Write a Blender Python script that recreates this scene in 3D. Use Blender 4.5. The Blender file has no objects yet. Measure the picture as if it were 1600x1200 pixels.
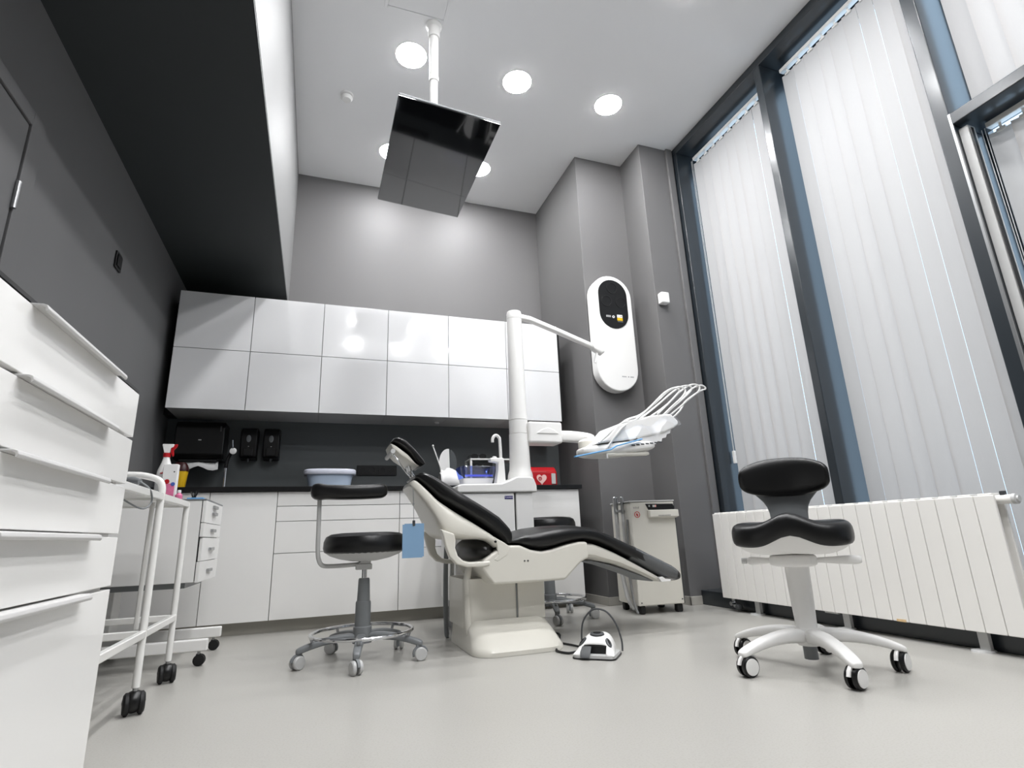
import bpy, bmesh, math, random
from mathutils import Vector, Matrix
random.seed(7)
S = bpy.context.scene
C = S.collection
PI = math.pi

def lin(r, g=None, b=None):
    if g is None: g = b = r
    f = lambda c: (c/255/12.92) if c/255 <= .04045 else ((c/255+.055)/1.055)**2.4
    return (f(r), f(g), f(b), 1.0)

# ------------------------------------------------------------------ camera, world, exposure
cam = bpy.data.objects.new('camera', bpy.data.cameras.new('camera'))
C.objects.link(cam)
yaw, pitch, roll = .347132, .269531, -.037857
fwd = Vector((math.sin(yaw)*math.cos(pitch), math.cos(yaw)*math.cos(pitch), math.sin(pitch)))
r0 = Vector((math.cos(yaw), -math.sin(yaw), 0)); u0 = r0.cross(fwd)
right = math.cos(roll)*r0 + math.sin(roll)*u0
up = -math.sin(roll)*r0 + math.cos(roll)*u0
m3 = Matrix((right, up, -fwd)).transposed()
cam.matrix_world = Matrix.Translation((0, 0, .5493)) @ m3.to_4x4()
cam.data.sensor_width = 36; cam.data.lens = 849.83*36/1600
cam.data.clip_start = .02; cam.data.clip_end = 100
S.camera = cam
S.view_settings.view_transform = 'Standard'
S.view_settings.look = 'None'
S.view_settings.gamma = 1.0
S.view_settings.use_curve_mapping = False
S.view_settings.exposure = 0.13
LAMP = 152.0       # radiance of the ceiling light diffusers
DAY = 2.4         # strength of the daylight outside
w = bpy.data.worlds.new('world'); S.world = w; w.use_nodes = True
bgn = w.node_tree.nodes['Background']
bgn.inputs[0].default_value = (.66, .83, 1.0, 1); bgn.inputs[1].default_value = DAY
try:
    S.cycles.use_denoising = True
    S.cycles.max_bounces = 10; S.cycles.diffuse_bounces = 5; S.cycles.transparent_max_bounces = 16
    S.cycles.sample_clamp_indirect = 6
except Exception: pass

# ------------------------------------------------------------------ materials
MATS = {}
def mat(name, col, rough=.5, metal=0., coat=0., var=.04, scale=6., bump=0., bscale=60., emit=None, trans=0., ior=1.45, spec=.5):
    if name in MATS: return MATS[name]
    m = bpy.data.materials.new(name); m.use_nodes = True
    nt = m.node_tree; N = nt.nodes; L = nt.links; b = N['Principled BSDF']
    b.inputs['Roughness'].default_value = rough; b.inputs['Metallic'].default_value = metal
    b.inputs['Coat Weight'].default_value = coat; b.inputs['Coat Roughness'].default_value = .04
    b.inputs['IOR'].default_value = ior; b.inputs['Specular IOR Level'].default_value = spec
    b.inputs['Transmission Weight'].default_value = trans
    tc = N.new('ShaderNodeTexCoord')
    n = N.new('ShaderNodeTexNoise'); n.inputs['Scale'].default_value = scale; n.inputs['Detail'].default_value = 4
    L.new(tc.outputs['Object'], n.inputs['Vector'])
    mx = N.new('ShaderNodeMix'); mx.data_type = 'RGBA'
    mx.inputs['A'].default_value = tuple(c*(1-var) for c in col[:3])+(1,)
    mx.inputs['B'].default_value = tuple(min(1, c*(1+var)) for c in col[:3])+(1,)
    L.new(n.outputs['Fac'], mx.inputs['Factor']); L.new(mx.outputs['Result'], b.inputs['Base Color'])
    if bump:
        n2 = N.new('ShaderNodeTexNoise'); n2.inputs['Scale'].default_value = bscale; n2.inputs['Detail'].default_value = 3
        L.new(tc.outputs['Object'], n2.inputs['Vector'])
        bp = N.new('ShaderNodeBump'); bp.inputs['Strength'].default_value = bump; bp.inputs['Distance'].default_value = .004
        L.new(n2.outputs['Fac'], bp.inputs['Height']); L.new(bp.outputs['Normal'], b.inputs['Normal'])
    if emit:
        b.inputs['Emission Color'].default_value = (.985, .99, 1, 1); b.inputs['Emission Strength'].default_value = emit
    MATS[name] = m
    return m

def floor_mat():
    m = mat('floor_vinyl', lin(172, 170, 165), .28, var=.04, scale=1.6, bump=.008, bscale=240)
    nt = m.node_tree; N = nt.nodes; L = nt.links; b = N['Principled BSDF']
    src = b.inputs['Base Color'].links[0].from_socket
    tc = [n for n in N if n.type == 'TEX_COORD'][0]
    v = N.new('ShaderNodeTexNoise'); v.inputs['Scale'].default_value = 170; v.inputs['Detail'].default_value = 2
    L.new(tc.outputs['Object'], v.inputs['Vector'])
    cr = N.new('ShaderNodeValToRGB'); cr.color_ramp.elements[0].position = .36; cr.color_ramp.elements[0].color = (.92, .915, .90, 1)
    cr.color_ramp.elements[1].position = .5; cr.color_ramp.elements[1].color = (1, 1, 1, 1)
    L.new(v.outputs['Fac'], cr.inputs['Fac'])
    mx = N.new('ShaderNodeMix'); mx.data_type = 'RGBA'; mx.blend_type = 'MULTIPLY'; mx.inputs['Factor'].default_value = 1
    L.new(src, mx.inputs['A']); L.new(cr.outputs['Color'], mx.inputs['B']); L.new(mx.outputs['Result'], b.inputs['Base Color'])
    return m

def blind_mat():
    m = bpy.data.materials.new('blind_fabric'); m.use_nodes = True
    nt = m.node_tree; N = nt.nodes; L = nt.links
    for n in list(N):
        if n.type != 'OUTPUT_MATERIAL': N.remove(n)
    out = [n for n in N if n.type == 'OUTPUT_MATERIAL'][0]
    tc = N.new('ShaderNodeTexCoord'); mp = N.new('ShaderNodeMapping'); mp.inputs['Scale'].default_value = (60, 60, 4)
    L.new(tc.outputs['Object'], mp.inputs['Vector'])
    n = N.new('ShaderNodeTexNoise'); n.inputs['Scale'].default_value = 8; L.new(mp.outputs['Vector'], n.inputs['Vector'])
    mx = N.new('ShaderNodeMix'); mx.data_type = 'RGBA'
    mx.inputs['A'].default_value = (.42, .415, .415, 1); mx.inputs['B'].default_value = (.445, .44, .44, 1)
    L.new(n.outputs['Fac'], mx.inputs['Factor'])
    d = N.new('ShaderNodeBsdfDiffuse'); t = N.new('ShaderNodeBsdfTranslucent'); t.inputs['Color'].default_value = (.94, .75, .63, 1)
    L.new(mx.outputs['Result'], d.inputs['Color'])
    ms = N.new('ShaderNodeMixShader'); ms.inputs[0].default_value = .125
    L.new(d.outputs[0], ms.inputs[1]); L.new(t.outputs[0], ms.inputs[2]); L.new(ms.outputs[0], out.inputs['Surface'])
    return m

def clear_mat(name, col, gloss=.08, rough=.02):
    m = bpy.data.materials.new(name); m.use_nodes = True
    nt = m.node_tree; N = nt.nodes; L = nt.links
    for n in list(N):
        if n.type != 'OUTPUT_MATERIAL': N.remove(n)
    out = [n for n in N if n.type == 'OUTPUT_MATERIAL'][0]
    t = N.new('ShaderNodeBsdfTransparent'); t.inputs[0].default_value = col
    g = N.new('ShaderNodeBsdfGlossy'); g.inputs['Roughness'].default_value = rough
    ms = N.new('ShaderNodeMixShader'); ms.inputs[0].default_value = gloss
    L.new(t.outputs[0], ms.inputs[1]); L.new(g.outputs[0], ms.inputs[2]); L.new(ms.outputs[0], out.inputs['Surface'])
    return m

M_FLOOR = floor_mat()
M_CEIL = mat('ceiling_paint', lin(238, 238, 239), .8, var=.01)
M_GREY = mat('grey_wall_paint', lin(106, 105, 105), .55, var=.02, scale=2, bump=.02, bscale=200)
M_DGREY = mat('dark_wall_paint', lin(101, 101, 102), .55, var=.02, scale=2)
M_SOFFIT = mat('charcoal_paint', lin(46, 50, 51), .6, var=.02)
M_SPLASH = mat('charcoal_backsplash', lin(84, 88, 89), .35, var=.03)
M_LIGHT = mat('pale_wall_paint', lin(176, 176, 177), .6, var=.01)
M_GLOSS = mat('white_gloss_laminate', lin(226, 226, 227), .10, coat=1.0, var=.01)
M_PULL = mat('shaded_white_pull', lin(200, 199, 198), .35, var=.01)  # white drawer handles, greyed so the colour carries their shade
M_SATIN = mat('white_satin_laminate', lin(234, 233, 231), .25, coat=.3, var=.01)
M_CARC = mat('cabinet_carcass', lin(176, 176, 175), .5)
M_TOP = mat('black_worktop', lin(14, 14, 15), .3, var=.1)
M_PLINTH = mat('steel_plinth', lin(166, 163, 154), .35, 0.)
M_FRAME = mat('charcoal_window_frame', lin(34, 40, 45), .34, 0., coat=.5, var=.02)
M_FRAME.node_tree.nodes['Principled BSDF'].inputs['Coat Roughness'].default_value = .18
M_BLIND = blind_mat()
M_GLASS = clear_mat('window_glass', (.93, .97, 1, 1), .06)
M_WHITE = mat('white_plastic', lin(232, 231, 229), .3, var=.01)
M_CREAM = mat('cream_plastic', lin(214, 211, 202), .3, var=.02)
M_ENAMEL = mat('white_enamel', lin(228, 227, 224), .22, coat=.3, var=.01)
M_RAD = mat('radiator_enamel', lin(234, 232, 228), .3, coat=.2, var=.015)
M_LEATHER = mat('black_leather', lin(8, 8, 9), .33, var=.1, bump=.03, bscale=300)
M_BLACK = mat('black_plastic', lin(10, 10, 11), .35, var=.1)
M_RUBBER = mat('black_rubber', lin(22, 22, 23), .6)
M_SCREEN = mat('dark_screen', lin(12, 13, 16), .08, coat=1.0, var=.02)
M_CHROME = mat('chrome', lin(215, 216, 218), .12, 1.0)
M_STEEL = mat('brushed_steel', lin(170, 171, 172), .3, .9)
M_GREYP = mat('grey_plastic', lin(122, 125, 127), .4, var=.03)
M_LGREYP = mat('pale_grey_plastic', lin(190, 190, 189), .4, var=.03)
M_DGREYP = mat('dark_grey_plastic', lin(62, 64, 66), .4, var=.05)
M_SLEEVE = mat('smoked_foot_sleeve', lin(80, 82, 84), .2, coat=.5, var=.1)
M_RED = mat('red_case', lin(176, 16, 26), .35, var=.05)
M_YELLOW = mat('yellow_plastic', lin(222, 178, 30), .4)
M_PINK = mat('pink_print', lin(226, 120, 160), .5, var=.2, scale=60)
M_BLUEP = mat('blue_print', lin(70, 100, 180), .5)
M_BLUE = mat('blue_paper', lin(122, 155, 186), .6, var=.04)
M_PALEBLUE = mat('pale_blue_plastic', lin(192, 208, 228), .3, var=.03)
M_LILAC = mat('pale_lilac_plastic', lin(226, 229, 242), .3)
M_BLUELID = clear_mat('translucent_blue_lid', (.42, .52, .95, 1), .18, .1)
M_BLUETRIM = mat('blue_strip', lin(96, 160, 214), .4)
M_LOGO = mat('navy_label', lin(44, 38, 110), .4)
M_PAPER = mat('white_paper', lin(232, 231, 230), .8, var=.02)
M_LAMP = mat('lamp_diffuser', (1, .985, .96, 1), .4, emit=LAMP)
M_FILM = clear_mat('clear_film', (.97, .98, 1, 1), .10, .5)
M_CLEAR = clear_mat('clear_plastic', (.78, .82, .84, 1), .12, .05)
M_RUST = mat('rust_stain', lin(216, 186, 140), .6, var=.2, scale=80)
M_GASKET = mat('black_gasket', lin(10, 10, 11), .5)

# ------------------------------------------------------------------ geometry helpers
OFF = {}
class MB:
    def __init__(s): s.b = bmesh.new()
    def box(s, x0, x1, y0, y1, z0, z1, rot=None, at=None):
        c = Vector(((x0+x1)/2, (y0+y1)/2, (z0+z1)/2))
        M = Matrix.Translation(c) @ Matrix.Diagonal((abs(x1-x0), abs(y1-y0), abs(z1-z0), 1))
        if rot is not None:
            a = Vector(at) if at is not None else c
            M = Matrix.Translation(a) @ rot.to_4x4() @ Matrix.Translation(-a) @ M
        bmesh.ops.create_cube(s.b, size=1, matrix=M); return s
    def ring(s, c, ax, ay, rx, ry, n, ex=2.):
        out = []
        for i in range(n):
            t = 2*PI*i/n; ct, st = math.cos(t), math.sin(t)
            x = math.copysign(abs(ct)**(2/ex), ct)*rx; y = math.copysign(abs(st)**(2/ex), st)*ry
            out.append(s.b.verts.new(Vector(c)+ax*x+ay*y))
        return out
    def skin(s, rings, cap=True):
        n = len(rings[0])
        for a, b in zip(rings, rings[1:]):
            for i in range(n):
                try: s.b.faces.new((a[i], a[(i+1) % n], b[(i+1) % n], b[i]))
                except ValueError: pass
        if cap:
            s.b.faces.new(list(reversed(rings[0]))); s.b.faces.new(rings[-1])
        return s
    def cyl(s, p0, p1, r0, r1=None, n=20):
        p0, p1 = Vector(p0), Vector(p1); d = (p1-p0).normalized()
        ax = d.orthogonal().normalized(); ay = d.cross(ax)
        r1 = r0 if r1 is None else r1
        return s.skin([s.ring(p0, ax, ay, r0, r0, n), s.ring(p1, ax, ay, r1, r1, n)])
    def lathe(s, prof, c=(0, 0, 0), axis=(0, 0, 1), n=28, ring=False):
        d = Vector(axis).normalized(); ax = d.orthogonal().normalized(); ay = d.cross(ax)
        R_ = [s.ring(Vector(c)+d*z, ax, ay, max(r, 1e-4), max(r, 1e-4), n) for r, z in prof]
        return s.skin(R_+[R_[0]], False) if ring else s.skin(R_)
    def tube(s, pts, r, n=10, smooth=0):
        P = [Vector(p) for p in pts]
        if smooth: P = spline(P, smooth)
        rings = []; ax = None
        for i, p in enumerate(P):
            t = (P[min(i+1, len(P)-1)]-P[max(i-1, 0)]).normalized()
            ax = t.orthogonal().normalized() if ax is None else (ax-t*ax.dot(t)).normalized()
            rr = r[i] if isinstance(r, list) else r
            rings.append(s.ring(p, ax, t.cross(ax), rr, rr, n))
        return s.skin(rings)
    def prism(s, poly, axis, a, b):
        f = {'x': lambda u, v, w: (w, u, v), 'y': lambda u, v, w: (u, w, v), 'z': lambda u, v, w: (u, v, w)}[axis]
        A = [s.b.verts.new(f(u, v, a)) for u, v in poly]; B = [s.b.verts.new(f(u, v, b)) for u, v in poly]
        return s.skin([A, B])
    def ell(s, c, r, n=16, m=10):
        bmesh.ops.create_uvsphere(s.b, u_segments=n, v_segments=m, radius=1, matrix=Matrix.Translation(c) @ Matrix.Diagonal((r[0], r[1], r[2], 1)))
        return s
    def loft(s, secs, n=28, ex=3.2):
        # secs: (centre, half width vector, half thickness vector)
        rings = []
        for c, hw, ht in secs:
            rings.append(s.ring(c, Vector(hw).normalized(), Vector(ht).normalized(), Vector(hw).length, Vector(ht).length, n, ex))
        return s.skin(rings)
    def build(s, name, m, parent=None, bev=0., seg=2, sub=0, angle=35, off=None, link=True):
        bmesh.ops.recalc_face_normals(s.b, faces=s.b.faces)
        o0 = Vector(off) if off is not None else (OFF.get(parent.name, Vector()) if parent is not None else Vector())
        if o0.length: bmesh.ops.translate(s.b, vec=-o0, verts=s.b.verts)
        me = bpy.data.meshes.new(name); s.b.to_mesh(me); s.b.free()
        me.materials.append(m)
        o = bpy.data.objects.new(name, me); C.objects.link(o)
        if parent is not None: o.parent = parent; OFF[o.name] = OFF.get(parent.name, Vector())
        elif off is not None: o.location = off; OFF[o.name] = o0
        me.shade_smooth(); me.set_sharp_from_angle(angle=math.radians(angle))
        if bev:
            md = o.modifiers.new('bevel', 'BEVEL'); md.width = bev; md.segments = seg; md.limit_method = 'ANGLE'; md.angle_limit = math.radians(30)
            md.harden_normals = True
        if sub:
            md = o.modifiers.new('subdivision', 'SUBSURF'); md.levels = sub; md.render_levels = sub
        return o

def spline(P, k=6):
    P = [Vector(p) for p in P]; out = []
    for i in range(len(P)-1):
        p0, p1, p2, p3 = P[max(i-1, 0)], P[i], P[i+1], P[min(i+2, len(P)-1)]
        for j in range(k):
            t = j/k
            out.append(.5*((2*p1)+(p2-p0)*t+(2*p0-5*p1+4*p2-p3)*t*t+(3*p1-p0-3*p2+p3)*t**3))
    out.append(P[-1]); return out

def resample(P, n):
    P = [Vector(p) for p in P]; L = [0]
    for a, b in zip(P, P[1:]): L.append(L[-1]+(b-a).length)
    out = []
    for i in range(n):
        t = L[-1]*i/(n-1); k = 0
        while k < len(L)-2 and L[k+1] < t: k += 1
        f = (t-L[k])/max(L[k+1]-L[k], 1e-9); out.append(P[k].lerp(P[k+1], min(1, f)))
    return out

def tag(o, label=None, cat=None, group=None, kind=None):
    if label: o['label'] = label
    if cat: o['category'] = cat
    if group: o['group'] = group
    if kind: o['kind'] = kind
    return o

def thing(name, loc, label, cat, group=None, rz=0.):
    o = bpy.data.objects.new(name, None); C.objects.link(o); o.empty_display_size = .05
    o.location = loc; o.rotation_euler = (0, 0, rz); OFF[o.name] = Vector(loc)
    return tag(o, label, cat, group)

def struct(o): o['kind'] = 'structure'; return o

def box(name, m, x0, x1, y0, y1, z0, z1, parent=None, bev=0., seg=2):
    return MB().box(x0, x1, y0, y1, z0, z1).build(name, m, parent, bev, seg)

def dup(root, loc, rz, label, group=None):
    r = root.copy(); C.objects.link(r); r.location = loc; r.rotation_euler = (0, 0, rz)
    r['label'] = label; OFF[r.name] = Vector(loc)
    if group: r['group'] = group
    def rec(a, b):
        for ch in list(a.children):
            c = ch.copy(); C.objects.link(c); c.parent = b; rec(ch, c)
    rec(root, r); return r

def text(name, body, size, m, parent, loc, rot, ext=.0004):
    cu = bpy.data.curves.new(name, 'FONT'); cu.body = body; cu.size = size; cu.extrude = ext
    cu.align_x = 'CENTER'; cu.align_y = 'CENTER'
    tmp = bpy.data.objects.new(name, cu); C.objects.link(tmp)
    me = bpy.data.meshes.new_from_object(tmp); bpy.data.objects.remove(tmp); me.materials.clear(); me.materials.append(m)
    o = bpy.data.objects.new(name, me); C.objects.link(o)
    if parent is not None: o.parent = parent
    o.location = Vector(loc)-OFF.get(parent.name, Vector()); o.rotation_euler = rot
    return o

# ------------------------------------------------------------------ room shell
XL, XR, YB, H, YR = -1.10, 3.0, 4.94, 4.0, -2.6
SP = 4.70     # face of the boxed-out backsplash
struct(box('floor', M_FLOOR, XL-.1, 3.5, YR-.1, YB+.1, -.1, 0))
struct(box('ceiling', M_CEIL, XL-.1, 3.5, YR-.1, YB+.1, H, H+.1))
WL = struct(box('wall_left', M_DGREY, XL-.1, XL, YR, YB, 0, H))
struct(box('wall_back', M_GREY, XL, 3.5, YB, YB+.1, 0, H))
struct(box('wall_rear', M_DGREY, XL, 3.5, YR-.1, YR, 0, H))
struct(box('wall_backsplash', M_SPLASH, XL, 2.145, SP, YB, 0, 1.60))
struct(box('wall_pier', M_GREY, 2.145, 2.66, 3.94, YB, 0, H, bev=.004))
struct(box('wall_corner', M_GREY, 2.64, 3.5, 3.61, YB, 0, H, bev=.004))
struct(box('trim_1', M_GREY, 2.925, 2.99, 3.585, 3.612, 0.09, H, bev=.006))
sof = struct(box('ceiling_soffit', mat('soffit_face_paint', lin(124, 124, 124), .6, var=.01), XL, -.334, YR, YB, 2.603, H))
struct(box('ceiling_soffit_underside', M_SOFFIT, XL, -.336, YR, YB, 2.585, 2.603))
# baseboards
M_SKIRT = mat('pale_skirting', lin(176, 173, 166), .4)
struct(MB().box(2.133, 2.145, 3.93, SP, 0, .06).box(2.133, 2.64, 3.928, 3.94, 0, .06).build('baseboard_pier', M_SKIRT, bev=.003))
struct(MB().box(2.628, 2.64, 3.598, 3.94, 0, .06).box(2.628, 2.80, 3.598, 3.61, 0, .06).build('baseboard_corner', M_SKIRT, bev=.003))
struct(box('baseboard_left', M_SKIRT, XL, XL+.012, 2.25, SP, 0, .06, bev=.003))
# low sill wall under the glazing
struct(box('wall_sill', M_FRAME, 2.735, 3.5, YR, 3.605, 0, .10, bev=.004))

# glazing: posts between bays, header, transom, panes
post = [(3.545, 3.605), (2.50, 2.56), (1.45, 1.52), (.40, .47), (-.65, -.58), (-1.70, -1.63), (-2.6, -2.54)]
F0, F1 = 3.0, 3.26
hd = struct(MB().box(F0, F1+.06, YR, 3.605, 3.93, 4.0).build('trim_2', M_FRAME, bev=.004))
struct(MB().box(F0+.03, F1+.06, YR, 3.605, .10, .15).build('trim_3', M_FRAME, bev=.004))
wn = 0
for i, (a, b) in enumerate(post[:-1]):
    lo = post[i+1][1]                              # bay between lo and a
    wn += 1
    W = bpy.data.objects.new('window_%d' % wn, None); C.objects.link(W); W.location = (F0, (lo+a)/2, .10); struct(W)
    OFF[W.name] = Vector(W.location)
    box('post', M_FRAME, F0, F1, a, b, .10, 3.93, W, .006)
    MB().box(F1, F1+.06, lo-.01, a+.01, 3.86, 3.93).box(F1, F1+.06, lo-.01, a+.01, .15, .21).box(F1, F1+.06, lo-.01, lo+.016, .21, 3.86).box(F1, F1+.06, a-.016, a+.01, .21, 3.86).build('sash', M_FRAME, W, .004)
    box('pane', M_GLASS, F1+.026, F1+.034, lo+.012, a-.012, .205, 3.865, W)
    if i >= 2:
        box('transom', M_FRAME, F0, F1, lo, a, 2.51, 2.575, W, .005)
        if i == 2:
            MB().box(3.04, 3.10, a-.045, a, .12, 2.49).box(3.04, 3.10, lo, lo+.045, .12, 2.49).build('opening_leaf', M_LGREYP, W, .006)
            MB().box(3.035, 3.055, a-.058, a-.052, .12, 2.46).build('leaf_seal', M_GASKET, W)
            MB().box(3.0, 3.012, a-.006, a+.006, 2.2, 2.575).box(3.0, 3.012, a-.006, a+.006, .12, 2.2).build('edge_strip', M_STEEL, W)

# door on the left wall
D = bpy.data.objects.new('door_1', None); C.objects.link(D); D.location = (XL, 1.75, 0); struct(D); OFF[D.name] = Vector(D.location)
MB().box(XL-.004, XL+.012, 2.205, 2.30, 0, 2.165).box(XL-.004, XL+.012, 1.20, 2.205, 2.105, 2.165).box(XL-.004, XL+.012, 1.20, 1.29, 0, 2.105).build('casing', M_DGREY, D, .003)
box('gap', M_GASKET, XL-.002, XL+.002, 1.29, 2.205, 0, 2.105, D)
lf = box('leaf', M_DGREY, XL-.002, XL+.006, 1.297, 2.197, .006, 2.097, D, .002)
for z in (1.80, 1.0, .25):
    MB().cyl((XL+.014, 2.199, z-.055), (XL+.014, 2.199, z+.055), .009, n=12).build('hinge', M_STEEL, D)
MB().cyl((XL+.006, 1.36, 1.02), (XL+.05, 1.36, 1.02), .01, n=10).box(XL+.045, XL+.06, 1.35, 1.48, 1.01, 1.03).build('handle', M_STEEL, D, .003)
sw = thing('wall_switch', (XL, 3.24, 2.07), 'small black switch plate high on the dark wall under the soffit', 'switch')
box('plate', M_BLACK, XL, XL+.01, 3.195, 3.285, 2.02, 2.115, sw, .003)
box('rocker', M_GASKET, XL+.01, XL+.015, 3.21, 3.27, 2.035, 2.10, sw, .002)

# ------------------------------------------------------------------ ceiling lights, hatch, detector
def ceiling_light(x, y, label):
    t = thing('ceiling_light', (x, y, H), label, 'ceiling light', 'round lights in the ceiling')
    MB().lathe([(.1125, 0), (.116, 0), (.1155, -.002), (.113, -.0025), (.1122, -.0015)], (x, y, H), ring=True).build('rim', M_WHITE, t)
    MB().lathe([(.001, -.001), (.111, -.001), (.1102, -.0032), (.09, -.0055), (.001, -.0062)], (x, y, H)).build('diffuser', M_LAMP, t)
    return t
L0 = None
cols = [.485, 1.32, 2.135]
names = {(0, 0): 'lit round ceiling light beside the screen mounting pole', (1, 0): 'lit round ceiling light, middle one of the row nearest the pole',
         (2, 0): 'lit round ceiling light closest to the window header', (0, 1): 'lit round ceiling light half hidden behind the screen edge above the cabinets',
         (1, 1): 'lit round ceiling light peeping past the screen corner near the grey pier'}
rows = [3.265, 4.37, 2.16, 1.06, -.04, -1.14]
nm = ['third', 'fourth', 'fifth', 'sixth']
for ri, y in enumerate(rows):
    for ci, x in enumerate(cols):
        if ri == 1 and ci == 2: continue
        lab = names.get((ci, ri), 'lit round ceiling light in the unseen rows behind the viewpoint')
        if L0 is None: L0 = ceiling_light(x, y, lab)
        else: dup(L0, (x, y, H), 0, lab)
hatch = thing('ceiling_hatch', (.46, 2.72, H), 'flush white square access hatch in the ceiling beside the pole', 'hatch')
MB().box(.25, .27, 2.50, 2.93, H-.006, H).box(.65, .67, 2.50, 2.93, H-.006, H).box(.27, .65, 2.50, 2.52, H-.006, H).box(.27, .65, 2.91, 2.93, H-.006, H).build('hatch_frame', M_CEIL, hatch, .002)
box('hatch_panel', M_CEIL, .275, .645, 2.525, 2.905, H-.004, H, hatch, .002)
sd = thing('smoke_detector', (.054, 3.788, H), 'small white round smoke detector on the ceiling', 'smoke detector')
MB().lathe([(.05, 0), (.05, -.014), (.044, -.018)], (.054, 3.788, H)).build('base', M_WHITE, sd)
MB().lathe([(.036, -.018), (.036, -.026)], (.054, 3.788, H)).build('slot', M_DGREYP, sd)
MB().lathe([(.046, -.026), (.046, -.036), (.034, -.052), (.001, -.054)], (.054, 3.788, H)).build('cap', M_WHITE, sd)

# ------------------------------------------------------------------ ceiling screen, hung face down
t = thing('ceiling_screen', (.595, 2.97, H), 'large dark screen hung face down from the ceiling on a white pole', 'screen')
Rm = Matrix(((.997, .005, -.073), (.006, -1., .011), (-.073, -.012, -.997)))
cc = Vector((.574, 2.893, 2.794))
def scr(mb, x0, x1, y0, y1, z0, z1): return mb.box(cc.x+x0, cc.x+x1, cc.y+y0, cc.y+y1, cc.z+z0, cc.z+z1, Rm.normalized() if hasattr(Rm, 'normalized') else Rm, cc)
scr(MB(), -.285, .285, -.4925, .4925, -.016, -.002).build('housing', M_GREYP, t, .004)
scr(MB(), -.2835, .2835, -.491, .491, -.002, .004).build('display', M_SCREEN, t, .0015)
scr(MB(), -.14, .14, -.26, .26, -.075, -.016).build('rear_cover', M_BLACK, t, .012)
MB().lathe([(.055, 0), (.055, -.02), (.04, -.035), (.04, -.115), (.034, -.118)], (.595, 2.97, H)).build('ceiling_mount', M_WHITE, t)
MB().cyl((.595, 2.97, H-.11), (.595, 2.97, 3.53), .031).build('outer_pole', M_WHITE, t)
MB().lathe([(.033, 0), (.033, .03)], (.595, 2.97, 3.515)).build('collar', M_WHITE, t)
MB().cyl((.595, 2.97, 3.53), (.595, 2.97, 2.87), .026).build('inner_pole', M_WHITE, t)
MB().box(.54, .65, 2.91, 3.03, 2.85, 2.88).build('bracket', M_STEEL, t, .004)

# ------------------------------------------------------------------ wall cabinets
ux = [-1.0355, -.5286, -.0198, .4838, .992, 1.5103, 2.012]
YU = 4.296; zb, zm, zt = 1.4936, 1.9461, 2.3892
ordw = ['first', 'second', 'third', 'fourth', 'fifth', 'sixth']
extra = ['against the dark wall under the soffit', 'right after the corner one', 'with the lamp reflections on its doors', 'in the middle right of the run', 'beside the white unit post', 'last, behind the white post, near the grey pier']
for i in range(6):
    a, b = ux[i], ux[i+1]
    t = thing('wall_cabinet', ((a+b)/2, YU+.2, zb), 'glossy white wall cabinet with two stacked doors, %s from the dark wall' % ordw[i], 'cabinet', 'glossy white wall cabinets')
    box('body', M_CARC, a+.001, b-.001, YU+.02, SP-.003, zb+.004, zt-.002, t)
    g = .0022
    box('door', M_GLOSS, a+g, b-g, YU, YU+.019, zm+g, zt, t, .0012)
    box('door', M_GLOSS, a+g, b-g, YU, YU+.019, zb, zm-g, t, .0012)
t = thing('cabinet_end_panel', (2.02, YU+.2, zb), 'slim black end panel closing the wall cabinets by the grey pier', 'end panel')
box('panel', M_BLACK, 2.0135, 2.032, YU+.004, SP-.003, zb, zt-.01, t, .001)
t = thing('filler_strip', (-1.068, YU+.2, zb), 'black filler strip between the wall cabinets and the dark wall', 'filler strip')
box('panel', M_BLACK, XL+.002, -1.0365, YU+.25, SP-.003, zb, zt, t)
pk = thing('puck_light', (.936, 4.52, zb), 'tiny round puck under the wall cabinets', 'puck light')
MB().lathe([(.02, .004), (.022, -.004), (.018, -.01)], (.936, 4.52, zb)).build('lens', M_LGREYP, pk)

# ------------------------------------------------------------------ base cabinets and worktop
YF = 4.036
def base_cab(x0, x1, fronts, label, door_name='drawer'):
    t = thing('base_cabinet', ((x0+x1)/2, YF+.3, 0), label, 'cabinet', 'white base cabinets')
    box('body', M_CARC, x0+.001, x1-.001, YF+.02, SP-.003, .078, .885, t)
    for z0, z1 in fronts:
        box(door_name, M_SATIN, x0+.002, x1-.002, YF, YF+.019, z0+.002, z1-.002, t, .0012)
    box('plinth', M_PLINTH, x0, x1, YF+.06, YF+.075, 0, .078, t)
DR = [(.0764, .484), (.484, .688), (.688, .787), (.787, .884)]
base_cab(-1.098, -.65, [(.0764, .884)], 'white base cabinet door in the dark corner behind the drawer cart', 'door')
base_cab(-.65, -.245, [(.0764, .884)], 'white base cabinet with one tall door under the tap', 'door')
base_cab(-.245, .568, DR, 'white base cabinet of four drawers behind the armrest stool')
base_cab(.568, 1.38, DR, 'white base cabinet of four drawers behind the treatment chair')
base_cab(1.38, 1.998, [(.03, .884)], 'white base cabinet door next to the grey pier', 'door')
wt = box('worktop', M_TOP, XL+.002, 2.02, 4.012, SP-.002, .886, .917, bev=.002)
tag(wt, 'long thin black worktop over the white base cabinets', 'worktop')

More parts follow.
